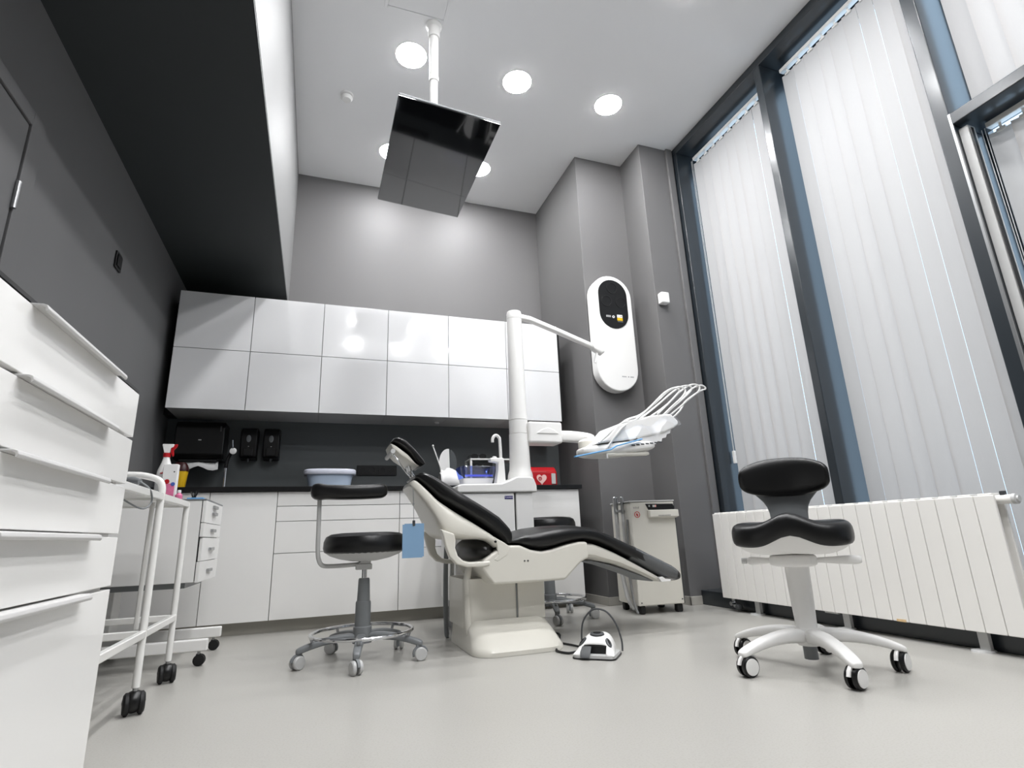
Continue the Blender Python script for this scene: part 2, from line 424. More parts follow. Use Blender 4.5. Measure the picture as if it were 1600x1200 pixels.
# ------------------------------------------------------------------ things on and over the worktop
t = thing('towel_dispenser', (-.83, SP, 1.15), 'black paper towel dispenser on the wall with a sheet hanging out', 'dispenser')
MB().prism([(4.53, 1.16), (4.50, 1.20), (4.50, 1.40), (4.53, 1.445), (SP-.002, 1.445), (SP-.002, 1.16)], 'x', -1.0, -.67).build('body', M_BLACK, t, .012, 3)
box('window_slot', M_DGREYP, -.705, -.695, 4.495, 4.50, 1.37, 1.41, t)
box('badge', M_LGREYP, -.842, -.822, 4.497, 4.50, 1.30, 1.307, t)
box('lip', M_GASKET, -.96, -.71, 4.52, 4.62, 1.148, 1.162, t, .004)
mb = MB(); n = 9; A = []; Bv = []
for i in range(n):
    x = -.955+.25*i/(n-1); f = 1-abs(i/(n-1)*2-1)
    A.append(mb.b.verts.new((x, 4.56-.02*f, 1.152))); Bv.append(mb.b.verts.new((x+.006, 4.535-.04*f, 1.090-.012*math.sin(i*1.2)+.01*f)))
for i in range(n-1): mb.b.faces.new((A[i], A[i+1], Bv[i+1], Bv[i]))
o = mb.build('paper_sheet', M_PAPER, t); o.modifiers.new('thickness', 'SOLIDIFY').thickness = .001
def soap(x, label, hand):
    t = thing('soap_dispenser', (x, SP, 1.17), label, 'dispenser', 'black soap dispensers')
    MB().prism([(4.60, 1.19), (4.585, 1.23), (4.585, 1.37), (4.60, 1.42), (SP-.002, 1.42), (SP-.002, 1.175)], 'x', x-.06, x+.06).build('body', M_BLACK, t, .012, 3)
    box('push_bar', M_BLACK, x-.035, x+.035, 4.572, 4.59, 1.20, 1.26, t, .006)
    MB().ell((x-.003, 4.585, 1.335), (.017, .003, .028)).build('drop_emblem' if not hand else 'hand_emblem', M_GREYP, t)
    for k in range(4): MB().box(x-.004, x+.004, 4.5815, 4.586, 1.272-.016*k, 1.277-.016*k).build('marking', M_LGREYP, t)
    MB().cyl((x, 4.62, 1.185), (x, 4.62, 1.16), .012, .007, 10).build('nozzle', M_DGREYP, t)
soap(-.513, 'black soap dispenser with a round drop emblem beside the wall tap', False)
soap(-.353, 'black soap dispenser with a hand emblem, further from the wall tap', True)
t = thing('mixer_tap', (-.645, 4.52, .917), 'chrome mixer tap with white round lever on the worktop', 'tap')
MB().lathe([(.022, 0), (.022, .01), (.011, .014), (.010, .19)], (-.645, 4.52, .917)).build('riser', M_CHROME, t)
MB().tube([(-.645, 4.52, 1.10), (-.64, 4.52, 1.16), (-.625, 4.515, 1.20), (-.605, 4.50, 1.225)], .013, 10, 5).build('neck', M_BLACK, t)
MB().lathe([(.001, 0), (.022, .002), (.024, .012), (.012, .016), (.001, .016)], (-.603, 4.50, 1.222), (0, -1, .1)).build('lever_button', M_WHITE, t)
MB().tube([(-.605, 4.492, 1.235), (-.613, 4.49, 1.305)], .005, 8).build('lever', M_CHROME, t)

t = thing('wash_basin', (.09, 4.45, .917), 'pale blue plastic wash basin with a lilac rim on the black worktop', 'basin')
def oval(mb, prof, c, sx=1., sy=.72, n=40):
    return mb.skin([mb.ring((c[0], c[1], c[2]+z), Vector((1, 0, 0)), Vector((0, 1, 0)), r*sx, r*sy, n, 3) for r, z in prof])
oval(MB(), [(.140, 0), (.148, .004), (.170, .125), (.162, .125), (.142, .012), (.01, .010)], (.09, 4.45, .917)).build('bowl', M_PALEBLUE, t)
oval(MB(), [(.164, .125), (.186, .118), (.192, .126), (.192, .150), (.186, .158), (.170, .158), (.164, .150)], (.09, 4.45, .917)).build('rim', M_LILAC, t)
t = thing('soap_dish', (.262, 4.20, .917), 'small flat white dish on the worktop edge by the blue basin', 'dish')
oval(MB(), [(.022, 0), (.028, .004), (.03, .014), (.026, .014), (.02, .006)], (.262, 4.20, .917), 1.3, .8).build('dish', M_WHITE, t)
t = thing('wall_socket', (.47, SP, 1.105), 'wide black four-gang socket strip on the backsplash', 'socket')
box('plate', M_BLACK, .305, .63, SP-.011, SP-.001, 1.063, 1.149, t, .003)
for k in range(4):
    x = .346+.081*k
    MB().lathe([(.030, 0), (.030, -.003), (.022, -.003), (.021, .004)], (x, SP-.011, 1.106), (0, 1, 0), 20).build('socket_well', M_GASKET, t)

# drawer-front storage: white dishwasher-like tall drawers by the left wall (nearest the viewer)
LX = -.4465
t = thing('drawer_cabinet', (-.77, 1.10, 0), 'big glossy white drawer cabinet with long pull handles, closest to the viewer', 'cabinet')
box('body', M_SATIN, XL+.03, LX-.019, .62, 1.600, .07, .936, t, .002)
box('plinth', M_GASKET, XL+.03, LX-.05, .64, 1.575, 0, .07, t)
box('top_edge', M_BLACK, XL+.03, LX-.002, .61, 1.606, .937, .944, t)
zj = [.938, .819, .702, .583, .465, .075]
def pull(y0, y1, z, par):
    # a lip hooked over the top edge of a front, rounded nose outward
    pr_ = [(LX-.012, z+.003), (LX+.014, z+.003), (LX+.020, z+.001), (LX+.022, z-.005), (LX+.020, z-.010), (LX+.017, z-.010), (LX+.017, z-.004), (LX+.012, z-.001), (LX-.012, z-.001)]
    return MB().prism([(x, zz) for x, zz in pr_], 'y', y0, y1).build('pull_handle', M_PULL, par, .0015)
for k in range(5):
    z1, z0 = zj[k], zj[k+1]
    d = box('drawer', M_SATIN, LX-.018, LX, .612, 1.603, z0+.0022, z1-.0058 if k else z1-.0050, t, .0015)
    pull(1.012, 1.425, z1-.0045, d)

# ------------------------------------------------------------------ tubular trolley
def caster_hooded(mb_parent, x, y, r=.038, rz=0.):
    c, s_ = math.cos(rz), math.sin(rz)
    ax = Vector((c, s_, 0))
    MB().cyl((x, y, r*1.6), (x, y, r*2.6), .009, n=10).build('caster_stem', M_STEEL, mb_parent)
    o = MB()
    for k in (-1, 1):
        p = Vector((x, y, r))+ax*.013*k
        o.lathe([(r*.86, 0), (r, .004), (r, .013), (r*.8, .019), (.001, .021)] if True else [], p-ax*.0*k, ax*k, 24)
    o.build('caster_wheel', M_RUBBER, mb_parent)
    MB().ell((x-s_*.003, y+c*.003, r*1.14), (r*.98, r*1.06, r*1.0), 18, 12).build('caster_hood', M_BLACK, mb_parent)
TZ1, TZ0 = .735, .255
t = thing('instrument_trolley', (-.78, 2.45, 0), 'white tubular two-tier trolley between the drawer cabinets', 'trolley')
px0, px1 = -1.0, -.555
ys = [1.80, 2.42, 2.885]
for y in ys:
    for x in (px0, px1):
        MB().cyl((x, y, .085), (x, y, TZ1+.005), .0125, n=14).build('post', M_ENAMEL, t)
        caster_hooded(t, x, y, .036, .3)
MB().cyl((px1-.03, 2.445, .27), (px1-.03, 2.445, TZ1-.02), .008, n=12).build('guard_tube', M_ENAMEL, t)
for z in (TZ0, TZ1):
    for x in (px0, px1):
        box('side_rail', M_ENAMEL, x-.011, x+.011, ys[0], ys[2], z-.013, z+.013, t, .004)
    for y in ys:
        box('cross_rail', M_ENAMEL, px0, px1, y-.010, y+.010, z-.013, z+.013, t, .004)
    if z == TZ1: MB().box(px0+.012, px1-.012, ys[0]+.012, ys[2]-.012, z-.006, z-.002).build('shelf', M_WHITE, t)
MB().tube([(px1, 2.42, TZ1), (px1, 2.42, TZ1+.035), (px1-.015, 2.42, TZ1+.062), (px1-.06, 2.42, TZ1+.078), (px1-.12, 2.42, TZ1+.082), (px0+.12, 2.42, TZ1+.082), (px0+.06, 2.42, TZ1+.078), (px0+.015, 2.42, TZ1+.062), (px0, 2.42, TZ1+.035), (px0, 2.42, TZ1)], .0125, 12, 5).build('push_handle', M_ENAMEL, t)
t = thing('handpiece', (-.62, 2.28, TZ1+.0), 'grey handpiece with a thin cable lying across the trolley top', 'handpiece')
MB().tube([(-.72, 2.36, TZ1+.045), (-.66, 2.30, TZ1+.043), (-.60, 2.235, TZ1+.04), (-.575, 2.21, TZ1+.036)], [.014, .017, .016, .008], 12).build('barrel', M_GREYP, t)
MB().tube([(-.60, 2.235, TZ1+.04), (-.60, 2.26, TZ1+.03)], .009, 10).build('clip', M_LGREYP, t)
MB().tube([(-.575, 2.21, TZ1+.036), (-.545, 2.22, TZ1+.01), (-.543, 2.25, TZ1-.03), (-.56, 2.20, TZ1-.055), (-.62, 2.10, TZ1-.01), (-.66, 2.02, TZ1+.02)], .003, 8, 6).build('cable', M_GREYP, t)
tray = box('instrument_tray', M_STEEL, -.92, -.60, 2.08, 2.37, TZ1-.002, TZ1+.024, bev=.006); tag(tray, 'shallow steel tray on the trolley top', 'tray')

# ------------------------------------------------------------------ mobile drawer cart
X0c, X1c, Y0c, Y1c = -1.02, -.527, 3.17, 3.70
t = thing('drawer_cart', (-.78, 3.43, 0), 'white mobile drawer cart on black casters behind the tubular trolley', 'cart')
box('body', M_WHITE, X0c, X1c-.016, Y0c, Y1c, .380, .772, t, .002)
box('top', M_GREYP, X0c-.002, X1c+.004, Y0c-.003, Y1c+.003, .773, .780, t, .001)
box('recess', M_GASKET, X1c-.017, X1c-.010, Y0c+.006, Y1c-.006, .385, .770, t)
dz = [(.664, .772, 0), (.594, .661, 0), (.478, .590, .012), (.378, .475, 0)]
for z0, z1, sh in dz:
    d = box('drawer', M_WHITE, X1c-.012, X1c+.004, Y0c+sh, Y1c-.002, z0, z1, t, .0015)
    for zz in ([.75, .715] if z1 > .7 else [(z0+z1)/2]):
        MB().box(X1c+.003, X1c+.016, 3.37, 3.49, zz-.008, zz+.008).build('handle', M_STEEL, d, .003)
box('underframe', M_GREYP, X0c+.05, X1c-.06, Y0c+.05, Y1c-.05, .352, .379, t)
MB().box(X0c+.02, X0c+.10, 3.38, 3.50, .13, .36).build('pedestal', M_WHITE, t, .004)
for y in (3.20, 3.62):
    box('foot_bar', M_WHITE, X0c, -.455, y-.02, y+.02, .066, .118, t, .006)
def small_caster(x, y, par, r=.026):
    MB().cyl((x, y, r+.01), (x, y, .068), .007, n=10).build('caster_stem', M_STEEL, par)
    mb = MB()
    for k in (-1, 1):
        mb.lathe([(r*.5, -.006), (r, -.005), (r, .005), (r*.5, .006)], (x+.004, y+k*.011, r), (.15, 1, 0), 20)
    mb.build('caster_wheel', M_RUBBER, par)
    MB().box(x-.012, x+.012, y-.006, y+.006, r, r+.028).build('caster_fork', M_DGREYP, par, .003)
for x in (X0c+.05, -.49):
    for y in (3.20, 3.62): small_caster(x, y, t)

# bottles and packets on the cart / worktop
CT = .780
t = thing('spray_bottle', (-.755, 3.34, CT), 'white spray bottle with a red trigger on the drawer cart', 'bottle')
mb = MB(); ax_, ay_ = Vector((1, 0, 0)), Vector((0, 1, 0))
mb.skin([mb.ring((-.755+dx, 3.34, CT+z), ax_, ay_, rx, ry, 24, 2.6) for z, rx, ry, dx in [(0, .045, .028, 0), (.004, .047, .03, 0), (.12, .047, .03, 0), (.16, .040, .028, -.003), (.20, .022, .02, -.008), (.222, .016, .016, -.009), (.235, .014, .014, -.009)]])
mb.build('bottle', M_WHITE, t)
MB().lathe([(.018, 0), (.018, .022)], (-.764, 3.34, CT+.232), n=20).build('collar', M_RED, t)
MB().prism([(-.786, .288), (-.788, .292), (-.788, .302), (-.735, .302), (-.735, .288), (-.748, .280), (-.752, .254), (-.776, .254)], 'y', 3.329, 3.351).build('spray_head', M_WHITE, t, .002)
t.children[-1].location.z += CT
MB().prism([(-.746, CT+.289), (-.728, CT+.302), (-.718, CT+.302), (-.722, CT+.285), (-.735, CT+.27), (-.731, CT+.24), (-.738, CT+.236), (-.748, CT+.262)], 'y', 3.333, 3.347).build('trigger', M_RED, t, .002)
MB().box(-.778, -.745, 3.3085, 3.3105, CT+.142, CT+.147).box(-.770, -.752, 3.3085, 3.3105, CT+.147, CT+.150).build('red_print', M_RED, t)
t = thing('disinfectant_box', (-.715, 3.27, CT), 'white carton with pink and blue flower print in front of the spray bottle', 'carton')
box('carton', M_PAPER, -.752, -.686, 3.25, 3.29, CT, CT+.185, t, .002)
MB().box(-.744, -.692, 3.2485, 3.25, CT+.01, CT+.085).build('pink_print', M_PINK, t)
MB().lathe([(.012, 0), (.0115, .001)], (-.728, 3.248, CT+.095), (0, -1, 0), 16).build('pink_petal', M_RED, t)
MB().lathe([(.010, 0), (.0095, .001)], (-.700, 3.248, CT+.082), (0, -1, 0), 16).build('blue_petal', M_BLUEP, t)
MB().box(-.703, -.697, 3.2485, 3.25, CT+.142, CT+.148).build('dark_mark', M_DGREYP, t)
t = thing('sharps_container', (-.905, 4.36, .917), 'yellow sharps container with a dark lid on the corner of the worktop', 'container')
mb = MB(); mb.skin([mb.ring((-.905, 4.36, .917+z), ax_, ay_, r, r*.85, 24, 3) for z, r in [(0, .036), (.003, .038), (.14, .050)]]); mb.build('tub', M_YELLOW, t)
mb = MB(); mb.skin([mb.ring((-.905, 4.36, .917+z), ax_, ay_, r, r*.85, 24, 3) for z, r in [(.138, .053), (.158, .053), (.185, .042), (.20, .03)]]); mb.build('lid', mat('dark_red_lid', lin(52, 10, 14), .4), t)
t = thing('pink_bottle', (-.665, 3.24, CT), 'small pink and white bottle lying low on the drawer cart front', 'bottle')
mb = MB(); mb.lathe([(.016, 0), (.017, .003), (.017, .025), (.010, .032), (.008, .038)], (-.665, 3.24, CT), n=18); mb.build('bottle', M_PINK, t)
MB().lathe([(.0095, .036), (.0095, .048), (.008, .05)], (-.665, 3.24, CT), n=16).build('cap', M_WHITE, t)
t = thing('glove_packet', (-.585, 3.235, CT), 'flat pale blue packet on the drawer cart top', 'packet')
MB().box(-.62, -.545, 3.20, 3.27, CT, CT+.009).build('packet', M_BLUETRIM, t, .003)
t = thing('black_brush', (-.612, 3.33, CT), 'small black bristly brush standing on the drawer cart', 'brush')
mb = MB().lathe([(.014, 0), (.012, .02)], (-.612, 3.33, CT), n=14)
for k in range(14):
    a = k*2.4; mb.cyl((-.612+.006*math.cos(a), 3.33+.006*math.sin(a), CT+.018), (-.612+.02*math.cos(a), 3.33+.02*math.sin(a), CT+.05+.004*(k % 3)), .0022, .001, 5)
mb.build('bristles', M_BLACK, t)

# ------------------------------------------------------------------ treatment chair (long axis along x)
CY = 2.965
t = thing('treatment_chair', (.95, CY, 0), 'reclined dental treatment chair, black upholstery on a cream shell', 'treatment chair')
def cushion(top, bot, hws, n=22, ex=3.4, yc=CY, ends=True, edge=.35):
    T, B = resample([(x, 0, z) for x, z in top], n), resample([(x, 0, z) for x, z in bot], n)
    HW = resample([(i, 0, h) for i, h in enumerate(hws)], n)
    secs = []
    for i in range(n):
        c = (T[i]+B[i])/2; h = (T[i]-B[i])/2; hw = HW[i].z
        secs.append((Vector((c.x, yc, c.z)), Vector((0, hw, 0)), h))
    if ends:
        for i, j, sgn in ((0, 1, 1), (n-1, n-2, 1)):
            c, hw, h = secs[i]; d = (c-secs[j][0])
            e = d.normalized()*h.length*edge
            q = (c+e, hw*.93, h*.62)
            if i == 0: secs.insert(0, q)
            else: secs.append(q)
    return secs
# head rest
MB().loft(cushion([(.352, 1.037), (.367, 1.060), (.390, 1.067), (.428, 1.050), (.484, .995), (.526, .947), (.534, .926)],
                  [(.356, 1.040), (.368, 1.034), (.385, 1.022), (.443, .974), (.480, .925), (.500, .914), (.513, .912)],
                  [.10, .13, .14, .145, .145, .14, .13], 20, 3.2)).build('headrest_cushion', M_LEATHER, t)
MB().loft(cushion([(.352, 1.030), (.375, 1.022), (.443, .972), (.482, .926), (.500, .914)],
                  [(.350, 1.020), (.356, .995), (.392, .958), (.452, .922), (.494, .911)],
                  [.11, .135, .138, .13, .11], 16, 3)).build('headrest_shell', M_CREAM, t)
for y in (CY-.03, CY+.03):
    MB().tube([(.455, y, .94), (.47, y, .885), (.50, y, .845)], .009, 10, 4).build('headrest_bar', M_CHROME, t)
MB().tube([(.365, CY-.10, .975), (.385, CY-.11, .945), (.41, CY-.115, .905), (.435, CY-.115, .872), (.452, CY-.11, .858), (.458, CY-.10, .872), (.456, CY-.09, .885)], .005, 10, 5).build('headrest_lever', M_CHROME, t)
MB().cyl((.36, CY-.135, .985), (.36, CY+.135, .985), .012, n=14).build('headrest_knob', M_LGREYP, t)
# back rest
BT = [(.478, .862), (.511, .885), (.564, .864), (.639, .818), (.734, .751), (.824, .697), (.908, .642), (.963, .581), (.976, .548), (.957, .515)]
BB = [(.471, .851), (.490, .832), (.531, .792), (.584, .733), (.665, .680), (.767, .616), (.849, .559), (.885, .530), (.905, .510), (.925, .50)]
MB().loft(cushion(BT, BB, [.15, .18, .21, .24, .262, .268, .27, .265, .26, .25], 26)).build('backrest_cushion', M_LEATHER, t)
# back shell: outline in the x-z plane, lofted over the width so that it tucks in towards the back
SH_T = [(.450, .822), (.471, .849), (.531, .790), (.584, .731), (.665, .678), (.767, .614), (.849, .557), (.905, .507), (.93, .485)]
SH_B = [(.442, .812), (.485, .754), (.531, .689), (.564, .625), (.591, .562), (.640, .535), (.720, .531), (.815, .530), (.862, .478)]
T_, B_ = resample([(x, 0, z) for x, z in SH_T], 20), resample([(x, 0, z) for x, z in SH_B], 20)
HW = resample([(i, 0, h) for i, h in enumerate([.14, .17, .20, .23, .25, .258, .26, .26, .25])], 20)
MB().loft([(Vector(((a.x+b.x)/2, CY, (a.z+b.z)/2)), Vector((0, h.z, 0)), (a-b)/2) for a, b, h in zip(T_, B_, HW)], 28, 4.5).build('backrest_shell', M_CREAM, t, sub=1)
# side loops that carry the back (ring around the dark hinge cover)
BRK = [(.580, .588), (.592, .555), (.604, .505), (.623, .455), (.660, .418), (.715, .402), (.80, .400), (.83, .405), (.83, .428), (.80, .426), (.722, .426), (.692, .434), (.666, .458), (.653, .495), (.656, .530), (.650, .562)]
for y in (CY-.262, CY+.222):
    MB().prism(BRK, 'y', y, y+.04).build('back_bracket', M_CREAM, t, .009, 3)
MB().ell((.815, CY, .478), (.085, .245, .064), 24, 14).build('hinge_cover', M_BLACK, t)
for y in (CY-.262, CY+.262):
    MB().cyl((.858, y-.004, .517), (.858, y+.004, .517), .006, n=10).build('hinge_cap', M_BLACK, t)
# seat and leg rest
ST = [(.955, .522), (.975, .535), (1.034, .556), (1.133, .580), (1.233, .589), (1.326, .588), (1.44, .571), (1.543, .531), (1.691, .470), (1.862, .393), (1.95, .352), (1.985, .328)]
SB = [(.930, .503), (.992, .492), (1.049, .470), (1.106, .459), (1.165, .465), (1.257, .487), (1.35, .501), (1.433, .489), (1.535, .449), (1.659, .389), (1.80, .318), (1.90, .270), (1.968, .258)]
MB().loft(cushion(ST, SB, [.24, .262, .265, .265, .262, .255, .245, .23, .215, .20, .185, .17], 40, 3.4), 36).build('seat_cushion', M_LEATHER, t)
def cut(P, x0, x1, n=10):
    R = resample([(x, 0, z) for x, z in P], 200); R = [p for p in R if x0 <= p.x <= x1]; return resample([tuple(p) for p in R], n)
T_, B_ = cut(ST, 1.70, 1.978), cut(SB, 1.652, 1.966)
nsl = 10; HW = [.213-.036*i/(nsl-1) for i in range(nsl)]
secs = [(Vector(((a.x+b.x)/2, CY, (a.z+b.z)/2)), Vector((0, h+.004, 0)), (a-b)/2*1.05) for a, b, h in zip(T_, B_, HW)]
MB().loft(secs, 28, 3.4).build('foot_sleeve', M_SLEEVE, t)
e = secs[-1]; MB().loft([(e[0], e[1]*.98, e[2]*.98), (e[0]+Vector((.018, 0, -.007)), e[1]*.96, e[2]*.9), (e[0]+Vector((.030, 0, -.012)), e[1]*.9, e[2]*.72), (e[0]+Vector((.037, 0, -.015)), e[1]*.8, e[2]*.42)], 28, 3).build('foot_cap', M_BLACK, t)
# lower shell: side silhouette between cushion underside and pan bottom
P_T = [(.80, .432), (.86, .47), (.917, .497), (.992, .494), (1.049, .470), (1.106, .459), (1.165, .465), (1.257, .487), (1.33, .499), (1.375, .497)]
P_B = [(.786, .394), (.815, .352), (.847, .314), (.94, .313), (1.04, .313), (1.14, .313), (1.235, .314), (1.275, .350), (1.331, .396), (1.378, .416)]
MB().prism(P_B+list(reversed(P_T)), 'y', CY-.255, CY+.255).build('seat_shell', M_CREAM, t, .014, 4)
for y in (CY-.257, CY+.235):
    MB().prism([(.846, .545), (.905, .512), (.935, .492), (.925, .45), (.87, .42), (.845, .43), (.872, .455), (.866, .505)], 'y', y, y+.022).build('hinge_plate', M_CREAM, t, .006, 3)
G_T = [(1.335, .497), (1.433, .488), (1.535, .448), (1.659, .388), (1.80, .317), (1.885, .272)]
G_B = [(1.345, .402), (1.40, .418), (1.455, .398), (1.581, .370), (1.68, .334), (1.76, .302), (1.85, .262)]
T_, B_ = resample([(x, 0, z) for x, z in G_T], 14), resample([(x, 0, z) for x, z in G_B], 14)
MB().loft([(Vector(((a.x+b.x)/2, CY, (a.z+b.z)/2)), Vector((0, .250-.0065*i, 0)), (a-b)/2) for i, (a, b) in enumerate(zip(T_, B_))], 28, 5).build('leg_shell', M_CREAM, t)
MB().loft([(Vector((x, CY, z)), Vector((0, .12, 0)), Vector((.002, 0, h))) for x, z, h in [(1.46, .392, .004), (1.58, .362, .006), (1.68, .328, .006), (1.78, .292, .006), (1.84, .264, .004)]], 20, 3).build('leg_rail', M_GREYP, t)
MB().prism([(1.835, .285), (1.85, .262), (1.91, .262), (1.915, .272), (1.88, .276), (1.86, .29)], 'y', CY-.19, CY-.15).build('foot_catch', M_WHITE, t, .003)
for x in (1.012, 1.030):
    MB().cyl((x, CY-.258, .418), (x, CY-.25, .418), .004, n=8).build('screw', M_DGREYP, t)
# lift column and floor base
def rr(x0, x1, y0, y1, r, k=6):
    out = []
    for cx, cy, a in ((x1-r, y0+r, -90), (x1-r, y1-r, 0), (x0+r, y1-r, 90), (x0+r, y0+r, 180)):
        for i in range(k+1):
            q = math.radians(a+90*i/k); out.append((cx+r*math.cos(q), cy+r*math.sin(q)))
    return out
MB().prism(rr(.735, 1.185, 2.86, 3.24, .05), 'z', .10, .335).build('lift_column', M_CREAM, t)
MB().box(1.02, 1.17, 2.853, 2.862, .125, .31).build('column_panel', M_CREAM, t, .002)
MB().box(1.012, 1.018, 2.855, 2.863, .115, .32).build('column_seam', M_GREYP, t)
mb = MB(); rings = []
for z, g, fr in [(.001, 0, 0), (.020, .0, 0), (.035, .012, .02), (.07, .03, .07), (.10, .045, .13), (.125, .055, .19), (.135, .065, .205)]:
    rings.append([mb.b.verts.new((x, y, z)) for x, y in rr(.735+g*.35, 1.205-g*.6, 2.64+fr, 3.255, .11-g*.5, 7)])
mb.skin(rings).build('floor_base', M_CREAM, t, angle=50)
MB().tube([(.775, 2.90, .40), (.757, 2.885, .33), (.755, 2.88, .20), (.757, 2.87, .10), (.77, 2.86, .06), (.80, 2.85, .045), (.83, 2.85, .045)], .018, 12, 5).build('conduit', M_CREAM, t)
# blue bib chain hanging from the head end
t = thing('paper_bib', (.45, 2.72, .61), 'folded blue paper bib hanging by a thin chain behind the chair back', 'bib')
mb = MB(); mb.box(.398, .494, 2.716, 2.719, .459, .613); mb.box(.408, .502, 2.721, 2.7235, .463, .617); mb.build('bib', M_BLUE, t)
MB().tube([(.452, 2.72, .61), (.450, 2.72, .70), (.449, 2.735, .78), (.449, 2.80, .806), (.452, 2.86, .815)], .0016, 6, 3).build('chain', M_STEEL, t)
MB().box(.446, .458, 2.713, 2.727, .605, .632).build('clip', M_DGREYP, t, .002)
MB().ell((.45, 2.722, .71), (.005, .005, .007), 8, 6).build('bead', M_STEEL, t)

# ------------------------------------------------------------------ dental unit behind the chair
t = thing('dental_unit', (1.05, 3.5, 0), 'white dental unit cabinet with tall lamp post and instrument arm', 'dental unit')
box('body', M_WHITE, .80, 1.185, 3.305, 3.72, .17, .805, t, .012, 3)
box('side_column', M_WHITE, 1.195, 1.312, 3.31, 3.72, .17, .805, t, .008, 3)
box('body_gap', M_GASKET, 1.183, 1.197, 3.325, 3.70, .17, .80, t)
box('foot', M_GREYP, .84, 1.10, 3.36, 3.68, 0, .17, t)
MB().prism([(.81, .806), (1.335, .806), (1.335, .845), (1.318, .893), (1.295, .903), (1.20, .903), (1.16, .885), (1.10, .862), (.83, .858), (.81, .846)], 'y', 3.29, 3.73).build('top_deck', M_WHITE, t, .010, 3)
lb = box('maker_label', M_LOGO, 1.118, 1.172, 3.302, 3.306, .765, .784, t, .0006); lb['label'] = 'navy label with white lettering'
text('maker_lettering', 'PLANMECA', .0098, M_PAPER, lb, (1.145, 3.3015, .774), (PI/2, 0, 0))
# post
PX, PY = 1.272, 3.42
MB().lathe([(.085, .90), (.082, .93), (.072, .96), (.0695, 1.0), (.066, 1.18), (.066, 1.20)], (PX, PY, 0)).build('lower_post', M_WHITE, t)
MB().lathe([(.064, 1.203), (.064, 1.295)], (PX, PY, 0)).build('arm_collar', M_WHITE, t)
MB().lathe([(.0635, 1.298), (.060, 1.36), (.056, 1.70), (.053, 2.035)], (PX, PY, 0)).build('upper_post', M_WHITE, t)
MB().lathe([(.0535, 2.037), (.0545, 2.075), (.050, 2.092), (.03, 2.10), (.001, 2.102)], (PX, PY, 0)).build('post_cap', M_WHITE, t)
MB().cyl((PX-.002, PY-.068, 1.02), (PX-.002, PY-.06, 1.02), .003, n=8).build('screw', M_GREYP, t)
MB().loft([(Vector(p), Vector((0, .024, 0)), Vector((0, 0, h))) for p, h in [((PX, PY, 2.066), .020), ((PX+.12, PY, 2.05), .020), ((1.60, 3.40, 1.97), .019), ((1.88, 3.39, 1.868), .018)]], 14, 4).build('lamp_arm', M_WHITE, t)
MB().loft([(Vector(p), Vector((0, .030, 0)), Vector((-.008, 0, h))) for p, h in [((1.865, 3.39, 1.865), .022), ((1.90, 3.39, 1.852), .034), ((1.93, 3.39, 1.838), .030), ((1.95, 3.39, 1.838), .012)]], 14, 3).build('lamp_joint', M_WHITE, t)
MB().tube([(1.905, 3.385, 1.835), (1.90, 3.38, 1.80), (1.885, 3.38, 1.755), (1.878, 3.38, 1.742)], .006, 8, 4).build('lamp_stub', M_WHITE, t)
MB().tube([(1.885, 3.37, 1.815), (1.874, 3.37, 1.78), (1.866, 3.37, 1.745)], .003, 6, 3).build('stub_cable', M_LGREYP, t)
# instrument arm
ab = MB().box(PX+.045, 1.565, 3.345, 3.50, 1.135, 1.280).build('arm_housing', M_WHITE, t, .016, 4)
MB().prism([(1.37, 1.197), (1.41, 1.225), (1.455, 1.240), (1.50, 1.225), (1.535, 1.197)], 'y', 3.338, 3.348).build('housing_bulge', M_WHITE, ab, .008, 3)
MB().loft([(Vector(p), Vector((-.01, .034, 0)), Vector((0, 0, h))) for p, h in [((1.55, 3.42, 1.195), .040), ((1.62, 3.41, 1.194), .040), ((1.72, 3.37, 1.180), .038), ((1.76, 3.33, 1.165), .036), ((1.775, 3.31, 1.150), .030)]], 16, 4).build('swing_arm', M_WHITE, t, sub=1)
MB().lathe([(.03, 1.145), (.052, 1.135), (.06, 1.125), (.06, 1.05), (.05, 1.035), (.001, 1.035)], (1.69, 3.24, 0)).build('arm_joint', M_CREAM, t)
MB().lathe([(.04, 1.165), (.04, 1.12)], (1.735, 3.285, 0)).build('joint_neck', M_WHITE, t)
# instrument head
MB().loft([(Vector(p), Vector(h), Vector((0, 0, k))) for p, h, k in [((1.56, 3.12, 1.040), (0, .06, 0), .022), ((1.62, 3.12, 1.038), (0, .10, 0), .036), ((1.76, 3.12, 1.048), (0, .14, 0), .044), ((1.92, 3.12, 1.062), (0, .16, 0), .044), ((2.02, 3.12, 1.072), (0, .16, 0), .034), ((2.06, 3.12, 1.072), (0, .14, 0), .018)]], 24, 3.4).build('instrument_head', M_WHITE, t, sub=1)
MB().prism([(1.64, 1.078), (1.72, 1.13), (1.791, 1.204), (1.84, 1.214), (1.903, 1.239), (1.98, 1.252), (2.054, 1.272), (2.15, 1.283), (2.205, 1.288), (2.235, 1.262), (2.262, 1.235), (2.252, 1.215), (2.222, 1.194), (2.14, 1.160), (2.039, 1.138), (1.94, 1.12), (1.817, 1.098)], 'y', 2.995, 3.25).build('instrument_rack', M_WHITE, t, .014, 3)
mb = MB()
mb.prism([(1.93, 1.118), (2.04, 1.137), (2.20, 1.186), (2.192, 1.158), (2.165, 1.150), (2.155, 1.128), (2.125, 1.122), (2.118, 1.098), (2.09, 1.104), (2.07, 1.082), (2.0, 1.088)], 'y', 3.01, 3.02)
mb.prism([(2.0, 1.10), (2.16, 1.165), (2.15, 1.12), (2.11, 1.10), (2.10, 1.075), (2.04, 1.07)], 'y', 3.14, 3.15)
mb.build('film_fold', M_PAPER, t, .002)
mb = MB()
